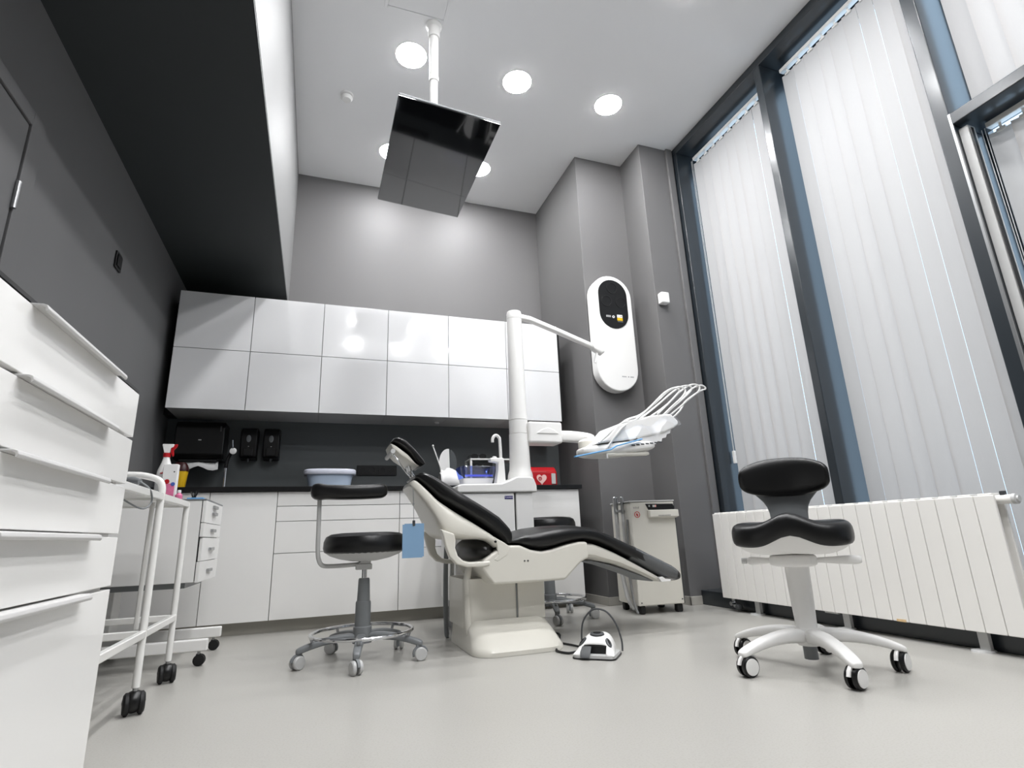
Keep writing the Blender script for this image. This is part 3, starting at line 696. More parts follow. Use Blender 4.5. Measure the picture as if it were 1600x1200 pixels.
for k in range(7): mb.box(1.86+.034*k, 1.884+.034*k, 2.962, 2.966, 1.060+.004*k, 1.068+.004*k)
mb.build('key_row', M_DGREYP, t)
MB().loft([(Vector(p), Vector((0, .012, 0)), Vector((-.001, 0, .0045))) for p in [(1.452, 2.955, .985), (1.60, 2.955, 1.013), (1.70, 2.955, 1.032), (1.745, 2.955, 1.056), (1.93, 2.955, 1.102)]], 10, 3).build('blue_edge_strip', M_BLUETRIM, t)
MB().tube([(1.70, 3.0, 1.005), (1.85, 3.0, 1.012), (1.98, 3.0, 1.018), (2.0, 3.0, 1.018)], [.012, .014, .014, .009], 10).build('tray_handle', M_CREAM, t)
MB().box(1.69, 1.70, 2.99, 3.0, .985, 1.012).build('tray_pin', M_WHITE, t)
# protective film draped over the head: crumpled sheet
mb = MB(); g = {}; nx, ny = 22, 10
rnd = random.Random(3)
for i in range(nx+1):
    for j in range(ny+1):
        u, v = i/nx, j/ny
        x = 1.84+.40*u; y = 2.955+.33*v
        zt_ = 1.19+.115*u+.012*math.sin(9*u+5*v)+rnd.uniform(-.008, .008)
        f = max(0, (.18-v)/.18)
        zt_ -= f*(.085+.03*math.sin(14*u+1)) ; y -= .012*f
        g[i, j] = mb.b.verts.new((x+rnd.uniform(-.004, .004), y, zt_))
for i in range(nx):
    for j in range(ny): mb.b.faces.new((g[i, j], g[i+1, j], g[i+1, j+1], g[i, j+1]))
mb.build('protective_film', M_FILM, t, angle=20)
# hoses on sprung whips
hs = [(3.00, [(1.648, 1.082), (1.748, 1.161), (1.835, 1.216), (1.934, 1.241), (2.068, 1.344), (2.167, 1.427), (2.255, 1.469), (2.300, 1.455), (2.27, 1.42), (2.20, 1.36), (2.10, 1.28)]),
      (3.07, [(1.76, 1.132), (1.891, 1.243), (2.019, 1.291), (2.157, 1.387), (2.259, 1.466), (2.35, 1.50), (2.400, 1.479), (2.37, 1.43), (2.28, 1.36), (2.18, 1.28)]),
      (3.14, [(1.929, 1.157), (2.001, 1.248), (2.082, 1.295), (2.224, 1.392), (2.342, 1.48), (2.43, 1.526), (2.501, 1.533), (2.505, 1.50), (2.42, 1.43), (2.32, 1.36), (2.22, 1.28)]),
      (3.21, [(2.036, 1.238), (2.187, 1.312), (2.347, 1.412), (2.472, 1.514), (2.564, 1.565), (2.630, 1.563), (2.629, 1.522), (2.54, 1.46), (2.40, 1.36), (2.26, 1.27)]),
      (3.28, [(2.15, 1.25), (2.224, 1.290), (2.383, 1.367), (2.525, 1.483), (2.637, 1.563), (2.714, 1.588), (2.752, 1.565), (2.69, 1.54), (2.56, 1.46), (2.518, 1.41), (2.48, 1.371), (2.389, 1.308), (2.25, 1.26)])]
for y, P in hs:
    MB().tube([(x, y+.004*math.sin(i), z) for i, (x, z) in enumerate(P)], .0065, 8, 5).build('instrument_hose', M_WHITE, t)
for k, (y, x, z) in enumerate([(2.985, 1.69, 1.04), (3.04, 1.76, 1.06), (3.10, 1.84, 1.09), (3.16, 1.92, 1.11), (3.22, 2.0, 1.13)]):
    MB().tube([(x, y, z), (x+.06, y-.004, z+.075), (x+.12, y-.004, z+.135), (x+.15, y, z+.155)], [.006, .008, .009, .006], 10).build('handpiece', M_STEEL if k == 1 else M_LGREYP, t)
# cup filler and bowl on the deck
MB().prism([(1.093, .858), (1.165, .858), (1.158, 1.0), (1.155, 1.038), (1.06, 1.038), (1.06, 1.015), (1.115, 1.008), (1.112, .96)], 'y', 3.40, 3.46).build('filler_column', M_WHITE, t, .008, 3)
MB().tube([(1.142, 3.43, 1.03), (1.138, 3.43, 1.155), (1.133, 3.43, 1.178), (1.115, 3.43, 1.192), (1.097, 3.43, 1.184), (1.088, 3.43, 1.165), (1.087, 3.43, 1.145)], .0105, 12, 6).build('filler_spout', M_WHITE, t)
# suction hoses down the far side
for x, y, r, m in ((.735, 3.28, .014, M_GREYP), (.775, 3.29, .012, M_LGREYP)):
    MB().tube([(x+.05, y+.06, .62), (x+.012, y+.01, .55), (x, y, .42), (x-.003, y, .20), (x+.002, y, .03), (x+.012, y, .012)], r, 10, 5).build('suction_hose', m, t)

t = thing('instrument_soak_box', (1.006, 3.55, .864), 'blue translucent lidded soak box on the white unit top', 'box')
mb = MB(); mb.skin([mb.ring((1.006, 3.56, .865+z), ax_, ay_, rx, ry, 32, 7) for z, rx, ry in [(0, .095, .055), (.004, .098, .058), (.05, .108, .068)]]).build('tub', M_WHITE, t)
mb = MB(); mb.skin([mb.ring((1.006, 3.56, .865+z), ax_, ay_, rx, ry, 32, 7) for z, rx, ry in [(.05, .110, .070), (.10, .122, .080), (.122, .128, .084), (.13, .122, .08)]]).build('lid', M_BLUELID, t)
MB().box(.911, 1.101, 3.488, 3.494, .925, .938).build('lid_band', mat('bright_blue', lin(110, 130, 245), .2), t, .002)
t = thing('riser_shelf', (1.40, 4.36, .917), 'low white metal riser shelf on the worktop behind the unit', 'shelf')
box('board', M_WHITE, 1.165, 1.625, 4.28, 4.46, 1.145, 1.158, t, .002)
for x in (1.172, 1.614):
    for y in (4.29, 4.45):
        MB().box(x-.008, x+.008, y-.006, y+.006, .917, 1.146).build('leg', M_WHITE, t)
t = thing('safety_glasses', (1.25, 4.37, 1.158), 'black safety glasses folded on the white riser shelf', 'glasses')
mb = MB()
for k in (-1, 1):
    mb.b.verts.ensure_lookup_table()
    MB().loft([(Vector((1.25+k*.035, 4.33, 1.182)), Vector((.03, 0, 0)), Vector((0, 0, .02))), (Vector((1.25+k*.035, 4.336, 1.182)), Vector((.03, 0, 0)), Vector((0, 0, .02)))], 18, 2.6).build('lens', M_BLACK, t)
    MB().box(1.25+k*.064-.003, 1.25+k*.064+.003, 4.335, 4.44, 1.186, 1.194).build('temple', M_BLACK, t, .002)
MB().box(1.238, 1.262, 4.330, 4.337, 1.188, 1.195).build('bridge', M_BLACK, t, .002)
mb.b.free()
t = thing('cotton_roll', (1.395, 4.34, 1.158), 'tiny white cotton roll on the riser shelf', 'cotton roll')
MB().cyl((1.375, 4.33, 1.172), (1.405, 4.35, 1.172), .0125, n=14).build('roll', M_PAPER, t, .003)
t = thing('small_black_unit', (1.25, 4.36, .917), 'small black device with grey buttons under the riser shelf', 'device')
box('case', M_BLACK, 1.19, 1.36, 4.30, 4.44, .917, 1.13, t, .004)
for k in range(2): MB().lathe([(.012, 0), (.011, .008)], (1.225+.05*k, 4.30, 1.095), (0, -1, 0), 14).build('button', M_DGREYP, t)
t = thing('defibrillator_box', (1.83, 4.45, .917), 'red defibrillator case with a pale heart emblem on the worktop end', 'case')
MB().prism([(4.36, .919), (4.36, 1.06), (4.40, 1.105), (4.54, 1.105), (4.55, .919)], 'x', 1.69, 1.965).build('case', M_RED, t, .018, 3)
mb = MB(); H_ = []
for i in range(28):
    q = 2*PI*i/28
    H_.append((1.815+.0029*16*math.sin(q)**3, .998+.0031*(13*math.cos(q)-5*math.cos(2*q)-2*math.cos(3*q)-math.cos(4*q))))
mb.prism(H_, 'y', 4.3565, 4.361).build('heart_emblem', mat('pale_pink', lin(236, 196, 190), .5), t)
MB().lathe([(.017, 0), (.017, .001)], (1.80, 4.3565, 1.0), (0, -1, 0), 20).build('emblem_disc', M_RED, t)
MB().lathe([(.011, 0), (.011, .001)], (1.80, 4.3555, .997), (0, -1, 0), 20).build('emblem_centre', mat('dusty_rose', lin(190, 120, 120), .5), t)
MB().box(1.698, 1.86, 4.3595, 4.361, 1.056, 1.060).build('case_seam', mat('pale_red', lin(206, 90, 90), .5), t)
MB().box(1.905, 1.945, 4.352, 4.3605, .955, 1.045).build('side_label', M_LGREYP, t, .003)
# white shield and tissue behind the chair
t = thing('face_shield', (1.0, 4.35, .917), 'upright face shield, half white and half clear, on the worktop behind the chair', 'face shield')
A = []; 
for i in range(25):
    q = PI*i/24; A.append((-.073*math.cos(q), .118*math.sin(q)))
def halfdisc(x0, x1):
    pts = [(x, z) for x, z in A if x0-1e-6 <= x <= x1+1e-6]
    return [(x0, -.12)]*0+[(max(x0, -.05), -.13)]+[(x, z) for x, z in pts]+[(min(x1, .06), -.13)]
MB().prism([(.995+x, 1.125+z) for x, z in halfdisc(-.08, .018)], 'y', 4.352, 4.356).build('white_half', M_PAPER, t)
MB().prism([(.995+x, 1.125+z) for x, z in halfdisc(.012, .08)], 'y', 4.350, 4.353).build('clear_half', M_CLEAR, t)
MB().box(.93, 1.06, 4.335, 4.375, .917, 1.0).build('stand', M_WHITE, t, .004)
t = thing('tissue', (1.02, 4.24, .917), 'crumpled white tissue stack behind the chair back', 'tissue')
mb = MB(); rnd = random.Random(5); g = {}
for i in range(11):
    for j in range(9):
        u, v = i/10, j/8
        g[i, j] = mb.b.verts.new((.90+.20*u+rnd.uniform(-.006, .006), 4.17+.12*v, .92+.16*(.55+.45*math.sin(PI*u*.9+.4))*(math.sin(PI*v)**.6)*(1-.25*u)+rnd.uniform(-.012, .012)*math.sin(PI*v)))
for i in range(10):
    for j in range(8): mb.b.faces.new((g[i, j], g[i+1, j], g[i+1, j+1], g[i, j+1]))
o = mb.build('tissue', M_PAPER, t, angle=25); o.modifiers.new('thickness', 'SOLIDIFY').thickness = .0015
t = thing('white_stick', (.90, 4.30, .917), 'thin white stick leaning behind the chair head', 'stick')
MB().tube([(.955, 4.30, .925), (.925, 4.302, 1.08), (.862, 4.305, 1.255)], .0055, 8).build('shaft', M_WHITE, t)
MB().ell((.862, 4.305, 1.258), (.009, .009, .009), 10, 8).build('tip', M_WHITE, t)

# ------------------------------------------------------------------ stools
def gas_caster(par, x, y, a, r=.028, m=M_GREYP, ringm=None, cap=None):
    d = Vector((math.cos(a), math.sin(a), 0)); nrm = Vector((-d.y, d.x, 0))
    p = Vector((x, y, r))
    MB().cyl((x-d.x*.012, y-d.y*.012, r+.012), (x-d.x*.012, y-d.y*.012, r*2.5), .010, n=10).build('caster_stem', m, par)
    for k in (-1, 1):
        wv = MB().lathe([(r*.80, .006), (r, .008), (r, .019), (r*.86, .023), (.001, .0235)], p, nrm*k, 24).build('caster_wheel', ringm or m, par)
        if cap: MB().lathe([(r*.80, .0225), (r*.78, .0255), (.001, .027)], p, nrm*k, 24).build('wheel_cap', cap, wv)
    hood = MB(); secs = []
    for i in range(9):
        q = math.radians(-20+190*i/8)
        c = p+(-d)*math.cos(q)*0+Vector((0, 0, 0))
        rad = r*1.10
        secs.append((p+d*(math.cos(q)*rad*-1)+Vector((0, 0, math.sin(q)*rad)), nrm*.007, (d*(-math.cos(q))+Vector((0, 0, math.sin(q))))*.006))
    hood.loft(secs, 10, 3).build('caster_hood', cap if cap else m, par)

def arm_stool(loc, rz, label, with_arm, seat=.0):
    t = thing('armrest_stool' if with_arm else 'round_stool', (0, 0, 0), label, 'stool')
    for k in range(5):
        a = math.radians(189+72*k); d = Vector((math.cos(a), math.sin(a), 0)); n = Vector((-d.y, d.x, 0))
        MB().loft([(d*q+Vector((0, 0, z)), n*wd, Vector((0, 0, h))) for q, z, wd, h in [(.02, .105, .024, .022), (.10, .112, .021, .018), (.18, .104, .019, .015), (.25, .086, .018, .015), (.285, .076, .017, .015), (.298, .072, .012, .010)]], 14, 3.4).build('base_arm', M_GREYP, t, sub=1)
        gas_caster(t, d.x*.287, d.y*.287, a+.5, .029, M_GREYP, M_LGREYP)
    mb = MB(); pts = [(.235*math.cos(2*PI*i/40), .235*math.sin(2*PI*i/40), .128) for i in range(41)]
    mb.tube(pts, .0085, 10).build('foot_ring', M_CHROME, t)
    for k in range(5):
        a = math.radians(189+72*k); d = Vector((math.cos(a), math.sin(a), 0))
        MB().cyl(d*.225+Vector((0, 0, .10)), d*.235+Vector((0, 0, .126)), .007, n=8).build('ring_clip', M_STEEL, t)
    MB().lathe([(.045, .08), (.043, .15), (.0375, .155), (.036, .258), (.034, .265)], n=24).build('lower_column', M_GREYP, t)
    MB().lathe([(.031, .262), (.027, .362), (.024, .37)], n=24).build('upper_column', M_GREYP, t)
    MB().cyl((0, 0, .365), (0, 0, .425+seat), .0125, n=16).build('gas_rod', M_CHROME, t)
    MB().box(-.042, .034, -.03, .03, .410+seat, .437+seat).box(-.03, .028, -.025, .025, .437+seat, .462+seat).build('bracket', M_LGREYP, t, .003)
    MB().tube([(-.025, -.03, .45+seat), (-.04, -.05, .47+seat), (-.055, -.08, .478+seat)], .007, 8).build('height_lever', M_BLACK, t)
    MB().lathe([(.001, .448), (.06, .45), (.12, .462), (.165, .478), (.185, .492), (.187, .50)], (0, 0, seat), n=40).build('seat_shell', M_LGREYP, t)
    MB().lathe([(.001, .487), (.180, .489), (.194, .497), (.200, .515), (.198, .545), (.188, .568), (.165, .580), (.12, .585), (.06, .584), (.001, .583)], (0, 0, seat), n=44).build('seat_cushion', M_LEATHER, t)
    if with_arm:
        MB().tube([(-.02, 0, .436), (-.10, 0, .433), (-.17, 0, .433), (-.20, -.004, .44), (-.215, -.008, .465), (-.222, -.012, .51), (-.224, -.02, .60), (-.226, -.025, .70), (-.227, -.025, .758)], .0105, 12, 5).build('arm_tube', M_LGREYP, t)
        secs = []
        for i in range(17):
            u = i/16; x = -.272+.372*u
            wv = .040+.012*math.cos(PI*(2*u-1))*.3
            zz = .778+.010*abs(2*u-1)**2
            f = 1 if 0 < i < 16 else .6
            secs.append((Vector((x, -.03-.030*math.sin(PI*u), zz)), Vector((0, .048*f, 0)), Vector((0, 0, .036*f+(.005*f if u < .15 else 0)))))
        MB().loft(secs, 20, 3.4).build('arm_pad', M_LEATHER, t, sub=1)
    t.location = loc; t.rotation_euler.z = rz
    return t
arm_stool((.243, 2.906, 0), 0, 'grey stool with round black seat and a curved black armrest pad', True)
arm_stool((1.518, 3.60, 0), -.1, 'grey round stool tucked behind the treatment chair, half hidden', False, .07)

t = thing('saddle_stool', (0, 0, 0), 'white five-star stool with black saddle seat and backrest by the radiator', 'stool')
TH = math.radians(-47)
for k in range(5):
    a = math.radians(177+72*k)-TH; d = Vector((math.cos(a), math.sin(a), 0)); n = Vector((-d.y, d.x, 0))
    MB().loft([(d*q+Vector((0, 0, z)), n*wd, Vector((0, 0, h))) for q, z, wd, h in [(.015, .118, .036, .030), (.08, .126, .033, .026), (.16, .122, .030, .022), (.24, .106, .027, .018), (.29, .090, .026, .016), (.318, .080, .024, .013), (.328, .077, .016, .008)]], 16, 3.2).build('base_arm', M_WHITE, t, sub=1)
    gas_caster(t, d.x*.30, d.y*.30, math.radians(180+9*(k % 3))-TH, .037, M_WHITE, M_BLACK, M_WHITE)
MB().lathe([(.040, .085), (.046, .10), (.046, .14), (.044, .15)], n=28).build('hub', M_WHITE, t)
MB().cyl((0, 0, .035), (0, 0, .095), .026, n=20).build('gas_cylinder', M_GREYP, t)
MB().loft([(Vector((0, 0, z)), Vector((wd, 0, 0)), Vector((0, wd*.9, 0))) for z, wd in [(.15, .040), (.16, .039), (.28, .044), (.40, .046)]], 24, 2.6).build('column', M_WHITE, t)
MB().loft([(Vector((x, -.01, .405)), Vector((0, hy, 0)), Vector((0, 0, hz))) for x, hy, hz in [(-.10, .04, .018), (-.08, .06, .024), (0, .07, .028), (.06, .065, .026), (.082, .045, .018)]], 16, 3.4).build('mechanism', M_WHITE, t, sub=1)
for s_, L_ in ((-1, .185), (1, .235)):
    MB().loft([(Vector((s_*x, -.02, .405+.0*x)), Vector((0, wy, 0)), Vector((0, 0, wz))) for x, wy, wz in [(.06, .011, .011), (.12, .011, .012), (.15, .018, .016), (L_-.015, .022, .019), (L_, .014, .011)]], 12, 3).build('lever', M_WHITE, t, sub=1)
MB().cyl((-.185, -.02, .405), (-.205, -.02, .405), .012, n=12).build('lever_knob', M_LGREYP, t)
# saddle seat: grid surface with two lobes and a raised nose
def saddle(name, m, zoff, thick, sx, sy, par):
    mb = MB(); n = 44; rings = []
    def outline(q):
        c, s_ = math.cos(q), math.sin(q)
        x = math.copysign(abs(c)**.62, c)*.222*sx; y = math.copysign(abs(s_)**.72, s_)*.195*sy
        if s_ < 0: x *= 1+.06*(-s_)
        return x, y-.045
    def hump(x, y):
        f = max(0, min(1, (-.02-y)/.20)); return .048*f*math.exp(-(x/.062)**2)-.012*f*(1-math.exp(-(x/.10)**2))
    def R(sc, z, hk):
        out = []
        for i in range(n):
            x, y = outline(2*PI*i/n); x *= sc; y = (y+.045)*sc-.045
            out.append(mb.b.verts.new((x, y, z+hump(x, y)*hk+zoff+.006*(x/.22)**2*hk)))
        return out
    for sc, z, hk in thick: rings.append(R(sc, z, hk))
    mb.skin(rings).build(name, m, par, sub=1, angle=80)
saddle('seat_cushion', M_LEATHER, .478, [(.60, -.012, 1), (.93, -.012, 1), (.985, 0, 1), (1, .026, 1), (.99, .055, 1), (.95, .072, 1), (.86, .080, 1), (.6, .082, 1), (.3, .080, 1), (.05, .079, 1)], 1, 1, t)
saddle('seat_shell', M_WHITE, .430, [(.40, 0, .2), (.62, .004, .4), (.80, .018, .7), (.93, .040, 1), (.95, .052, 1), (.4, .052, 1)], 1, 1, t)
MB().loft([(Vector((0, y, z)), Vector((wd, 0, 0)), Vector((0, ny*.008, nz*.008))) for y, z, wd, ny, nz in [(.06, .44, .05, 0, 1), (.12, .445, .06, -.3, .95), (.165, .48, .07, -.9, .4), (.178, .54, .078, -1, .1), (.182, .60, .076, -1, 0), (.185, .65, .092, -1, 0), (.188, .69, .14, -1, 0), (.19, .72, .15, -1, 0)]], 16, 4).build('back_support', M_GREYP, t, sub=1)
secs = []
for i in range(19):
    u = -1+2*i/18
    hz = .087*(1-.50*abs(u)**2.6)**1.0; 
    if abs(u) > .95: hz *= .72
    x = .186*u; y = .165-.045*u*u
    secs.append((Vector((x, y, .755-.006*u*u)), Vector((0, .030*(1 if abs(u) < .95 else .6), 0)), Vector((0, 0, hz))))
MB().loft(secs, 26, 3.0).build('backrest_cushion', M_LEATHER, t, sub=1)
t.location = (1.875, 1.835, 0); t.rotation_euler.z = TH

# ------------------------------------------------------------------ foot control
t = thing('foot_control', (0, 0, 0), 'white foot control with black pads on the floor beside the chair base', 'foot control')
def ringz(mb, z, w_, d_, yo): return [mb.b.verts.new((x, y+yo, z)) for x, y in rr(-w_, w_, -d_, d_, min(w_, d_)*.35, 5)]
mb = MB(); mb.skin([ringz(mb, .0, .100, .085, 0), ringz(mb, .006, .100, .085, 0)]).build('sole', M_BLACK, t)
mb = MB(); mb.skin([ringz(mb, .006, .096, .082, 0), ringz(mb, .018, .095, .081, 0)]).build('base_plate', M_LGREYP, t)
mb = MB()
PT = [(-.094, -.06, .018), (-.074, -.078, .02)]
def pc(u, v):
    # u across -1..1, v front(0)-back(1)
    x = u*(.094-.022*v); y = -.074+.150*v
    z = .018+(.074*math.sin(min(1, v*1.25)*PI/2)**1.1)*(1-abs(u)**4*.75)
    return (x, y, z)
nu, nv = 20, 14; g = {}
for i in range(nu+1):
    for j in range(nv+1): g[i, j] = mb.b.verts.new(pc(-1+2*i/nu, j/nv))
for i in range(nu):
    for j in range(nv):
        u = -1+2*(i+.5)/nu; v = (j+.5)/nv
        if abs(u) < .56 and v < .26: continue
        mb.b.faces.new((g[i, j], g[i+1, j], g[i+1, j+1], g[i, j+1]))
bt = {}
for i in range(nu+1): bt[i] = mb.b.verts.new((pc(-1+2*i/nu, 1)[0], .076, .018))
for i in range(nu): mb.b.faces.new((g[i, nv], g[i+1, nv], bt[i+1], bt[i]))
for s_ in (0, nu):
    for j in range(nv):
        a, b = g[s_, j], g[s_, j+1]
        va = mb.b.verts.new((a.co.x, a.co.y, .018)); vb = mb.b.verts.new((b.co.x, b.co.y, .018)); mb.b.faces.new((a, b, vb, va))
o = mb.build('cover', M_WHITE, t, angle=50); md = o.modifiers.new('thickness', 'SOLIDIFY'); md.thickness = .004; md.offset = -1
MB().loft([(Vector((-.035, -.045, .045)), Vector((.022, 0, 0)), Vector((0, .004, .004))), (Vector((-.035, -.075, .030)), Vector((.024, 0, 0)), Vector((0, .004, .004))), (Vector((-.032, -.096, .014)), Vector((.022, 0, 0)), Vector((0, .003, .004)))], 12, 4).build('pedal', M_DGREYP, t, .001)
box('pedal_well', M_GASKET, -.05, .05, -.04, .02, .019, .05, t)
def pad(u, v, ru, rv, rot, name):
    x, y, z = pc(u, v); x2, y2, z2 = pc(u, v+.03); x3, y3, z3 = pc(u+.03, v)
    n = (Vector((x3-x, y3-y, z3-z)).cross(Vector((x2-x, y2-y, z2-z)))).normalized()
    axv = Vector((1, 0, 0)); axv = (axv-n*axv.dot(n)).normalized(); ayv = n.cross(axv)
    a1 = axv*math.cos(rot)+ayv*math.sin(rot); a2 = n.cross(a1)
    c = Vector((x, y, z)); mb = MB()
    mb.skin([mb.ring(c-n*.002, a1, a2, ru, rv, 22, 2), mb.ring(c+n*.004, a1, a2, ru*.96, rv*.96, 22, 2), mb.ring(c+n*.006, a1, a2, ru*.75, rv*.7, 22, 2)]).build(name, M_DGREYP, t)
    mb = MB(); mb.skin([mb.ring(c+n*.005, a1, a2, ru*.55, rv*.32, 18, 2), mb.ring(c+n*.0085, a1, a2, ru*.5, rv*.26, 18, 2)]).build('pad_rib', M_BLACK, t)
pad(0, .66, .034, .022, 0, 'top_pad'); pad(-.72, .42, .026, .012, .95, 'side_pad'); pad(.70, .40, .026, .012, -1.0, 'side_pad')
MB().tube([(-.088, .075, .012), (-.088, .078, .08), (-.075, .085, .14), (-.03, .092, .185), (.03, .095, .18), (.075, .09, .13), (.10, .08, .06), (.103, .07, .012)], .0042, 8, 6).build('carry_loop', M_DGREYP, t)
t.location = (1.248, 2.445, 0); t.rotation_euler.z = math.radians(-41)
cb = MB().tube([(1.26, 3.20, .03), (1.30, 3.10, .007), (1.315, 3.02, .006), (1.245, 2.86, .006), (1.19, 2.74, .006), (1.14, 2.66, .006), (1.125, 2.60, .006), (1.15, 2.545, .006), (1.185, 2.535, .010)], .0055, 8, 6).build('floor_cable', M_RUBBER)
tag(cb, 'black cable looping over the floor between foot control and chair base', 'cable')
cb = MB().tube([(1.20, 2.90, .006), (1.215, 2.80, .006), (1.245, 2.71, .006), (1.262, 2.64, .006), (1.245, 2.555, .012)], .005, 8, 6).build('floor_cable', M_RUBBER)
tag(cb, 'second black cable running straight to the back of the foot control', 'cable')

# ------------------------------------------------------------------ mobile suction cart
t = thing('suction_cart', (2.07, 3.395, 0), 'cream mobile suction cart with hoses on its side, before the grey pier', 'cart')
box('body', M_CREAM, 2.070, 2.405, 3.395, 3.735, .055, .735, t, .008, 3)
box('back_panel', M_DGREYP, 2.075, 2.415, 3.738, 3.752, .05, .73, t, .004)
box('side_panel', M_DGREYP, 2.406, 2.418, 3.41, 3.735, .055, .73, t, .003)
box('top_plate', M_LGREYP, 2.062, 2.408, 3.392, 3.74, .736, .745, t, .003)
MB().box(2.085, 2.125, 3.41, 3.46, .0, .056).box(2.355, 2.40, 3.41, 3.46, .0, .056).box(2.085, 2.125, 3.67, 3.72, .0, .056).box(2.355, 2.40, 3.67, 3.72, .0, .056).build('caster_block', M_RUBBER, t, .012, 3)
MB().prism([(2.185, .721), (2.393, .718), (2.400, .700), (2.400, .678), (2.205, .680)], 'y', 3.388, 3.397).build('control_recess', M_BLACK, t, .001)
MB().prism([(3.395, .679), (3.352, .676), (3.349, .630), (3.395, .620)], 'x', 2.195, 2.412).build('drawer_front', M_CREAM, t, .004)
MB().box(2.205, 2.215, 3.384, 3.389, .700, .712).box(2.235, 2.252, 3.384, 3.389, .698, .713).build('indicator', M_LGREYP, t)
MB().box(2.253, 2.262, 3.384, 3.389, .698, .713).build('red_indicator', mat('pale_red_light', lin(236, 170, 160), .4), t)
MB().lathe([(.0215, 0), (.0215, .0015), (.017, .0015), (.017, 0)], (2.117, 3.3945, .650), (0, -1, 0), 28, True).build('red_ring_mark', mat('red_print_ink', lin(190, 70, 70), .5), t)
MB().prism([(2.108, .652), (2.114, .660), (2.122, .654), (2.124, .642), (2.118, .636), (2.112, .644)], 'y', 3.3925, 3.3945).build('red_mark', mat('red_print_ink', lin(190, 70, 70), .5), t)
mb = MB()
for k in range(4): mb.box(2.094+.012*k, 2.098+.012*k, 3.3935, 3.3945, .690, .703); mb.box(2.094+.012*k, 2.102+.012*k, 3.3935, 3.3945, .701 if k % 2 else .695, .703 if k % 2 else .697)
mb.build('grey_lettering', mat('grey_ink', lin(150, 148, 144), .5), t)
mb = MB()
for k in range(8): mb.box(2.255+.012*k, 2.263+.012*k, 3.3455, 3.3515, .636, .642)
mb.build('front_lettering', mat('grey_ink', lin(150, 148, 144), .5), t)
for x, z in ((2.09, .075), (2.39, .085)):
    MB().cyl((x, 3.39, z), (x, 3.396, z), .004, n=8).build('screw', M_DGREYP, t)
MB().box(2.00, 2.072, 3.49, 3.52, .672, .690).build('holder_bar', M_STEEL, t, .003)
for k, (x, y) in enumerate([(2.005, 3.505), (2.028, 3.535), (2.052, 3.49)]):
    MB().lathe([(.010, .66), (.012, .70), (.011, .73), (.013, .745), (.013, .775), (.009, .78)], (x, y, 0), n=14).build('nozzle', M_STEEL, t)
    MB().tube([(x, y, .665), (x-.002, y, .45), (x+.004, y-.005, .25), (x+.025, y-.015, .10), (x+.06, y-.03, .03), (x+.075, y-.01, .022), (x+.06, y+.04, .06), (x+.05, y+.05, .15)], [.010, .010, .010, .010, .010, .010, .009, .008], 10).build('hose', M_LGREYP, t)
MB().tube([(2.065, 3.45, .62), (2.05, 3.45, .40), (2.045, 3.44, .20), (2.05, 3.42, .07), (2.06, 3.40, .012)], .008, 10, 5).build('hose', M_STEEL, t)
t.rotation_euler.z = math.radians(-7)

# ------------------------------------------------------------------ wall air unit, sensor
t = thing('air_recirculator', (2.345, 3.94, 2.2), 'tall rounded white air unit with a black oval face on the grey pier', 'air purifier')
def stad(cx, z0, z1, r, n=16):
    P = []
    for i in range(n+1): q = PI*i/n; P.append((cx+r*math.cos(q), z1-r+r*math.sin(q)))
    for i in range(n+1): q = PI+PI*i/n; P.append((cx+r*math.cos(q), z0+r+r*math.sin(q)))
    return P
MB().prism(stad(2.345, 1.668, 2.722, .196), 'y', 3.83, 3.925).build('body', M_WHITE, t, .010, 3)
MB().prism(stad(2.345, 1.69, 2.70, .17), 'y', 3.925, 3.938).build('wall_mount', M_DGREYP, t)
MB().prism(stad(2.352, 2.225, 2.682, .140), 'y', 3.8265, 3.8305).build('face_plate', M_BLACK, t)
for cx, cz in ((2.352, 2.605), (2.288, 2.478), (2.428, 2.478)):
    MB().lathe([(.054, 0), (.054, .003), (.044, .003), (.043, .0)], (cx, 3.8267, cz), (0, -1, 0), 28, True).build('vent_ring', M_GASKET, t)
mb = MB()
for k in range(4): mb.box(2.272+.012*k, 2.280+.012*k, 3.8255, 3.8265, 2.337, 2.343); mb.box(2.272+.012*k, 2.279+.012*k, 3.8255, 3.8265, 2.327, 2.333)
mb.build('white_marking', M_PAPER, t)
MB().lathe([(.012, 0), (.012, .001), (.006, .001), (.006, 0)], (2.342, 3.8263, 2.333), (0, -1, 0), 16, True).build('white_symbol', M_PAPER, t)
MB().box(2.378, 2.430, 3.8255, 3.8266, 2.330, 2.356).build('sticker_top', M_PAPER, t)
MB().box(2.378, 2.430, 3.8255, 3.8266, 2.302, 2.330).build('sticker_bottom', M_YELLOW, t)
MB().box(2.412, 2.422, 3.8245, 3.8257, 2.338, 2.346).build('sticker_mark', mat('brown_ink', lin(120, 80, 60), .5), t)
MB().box(2.380, 2.432, 3.8255, 3.8266, 2.290, 2.295).build('small_print', M_GREYP, t)
mb = MB()
for k, wd in enumerate((.008, .008, .008, .006, 0, .010, 0, .009, .009, .008)):
    if wd: mb.box(2.375+.0115*k, 2.375+.0115*k+wd, 3.829, 3.8302, 1.792, 1.801)
mb.build('grey_lettering', mat('grey_ink2', lin(140, 140, 142), .5), t)
MB().cyl((2.541, 3.88, 2.19), (2.585, 3.90, 2.19), .003, n=8).build('switch_stub', M_LGREYP, t)
t = thing('motion_sensor', (2.70, 3.61, 2.43), 'small white box sensor on the grey corner beside the air unit', 'sensor')
box('case', M_WHITE, 2.655, 2.735, 3.545, 3.608, 2.385, 2.485, t, .012, 3)

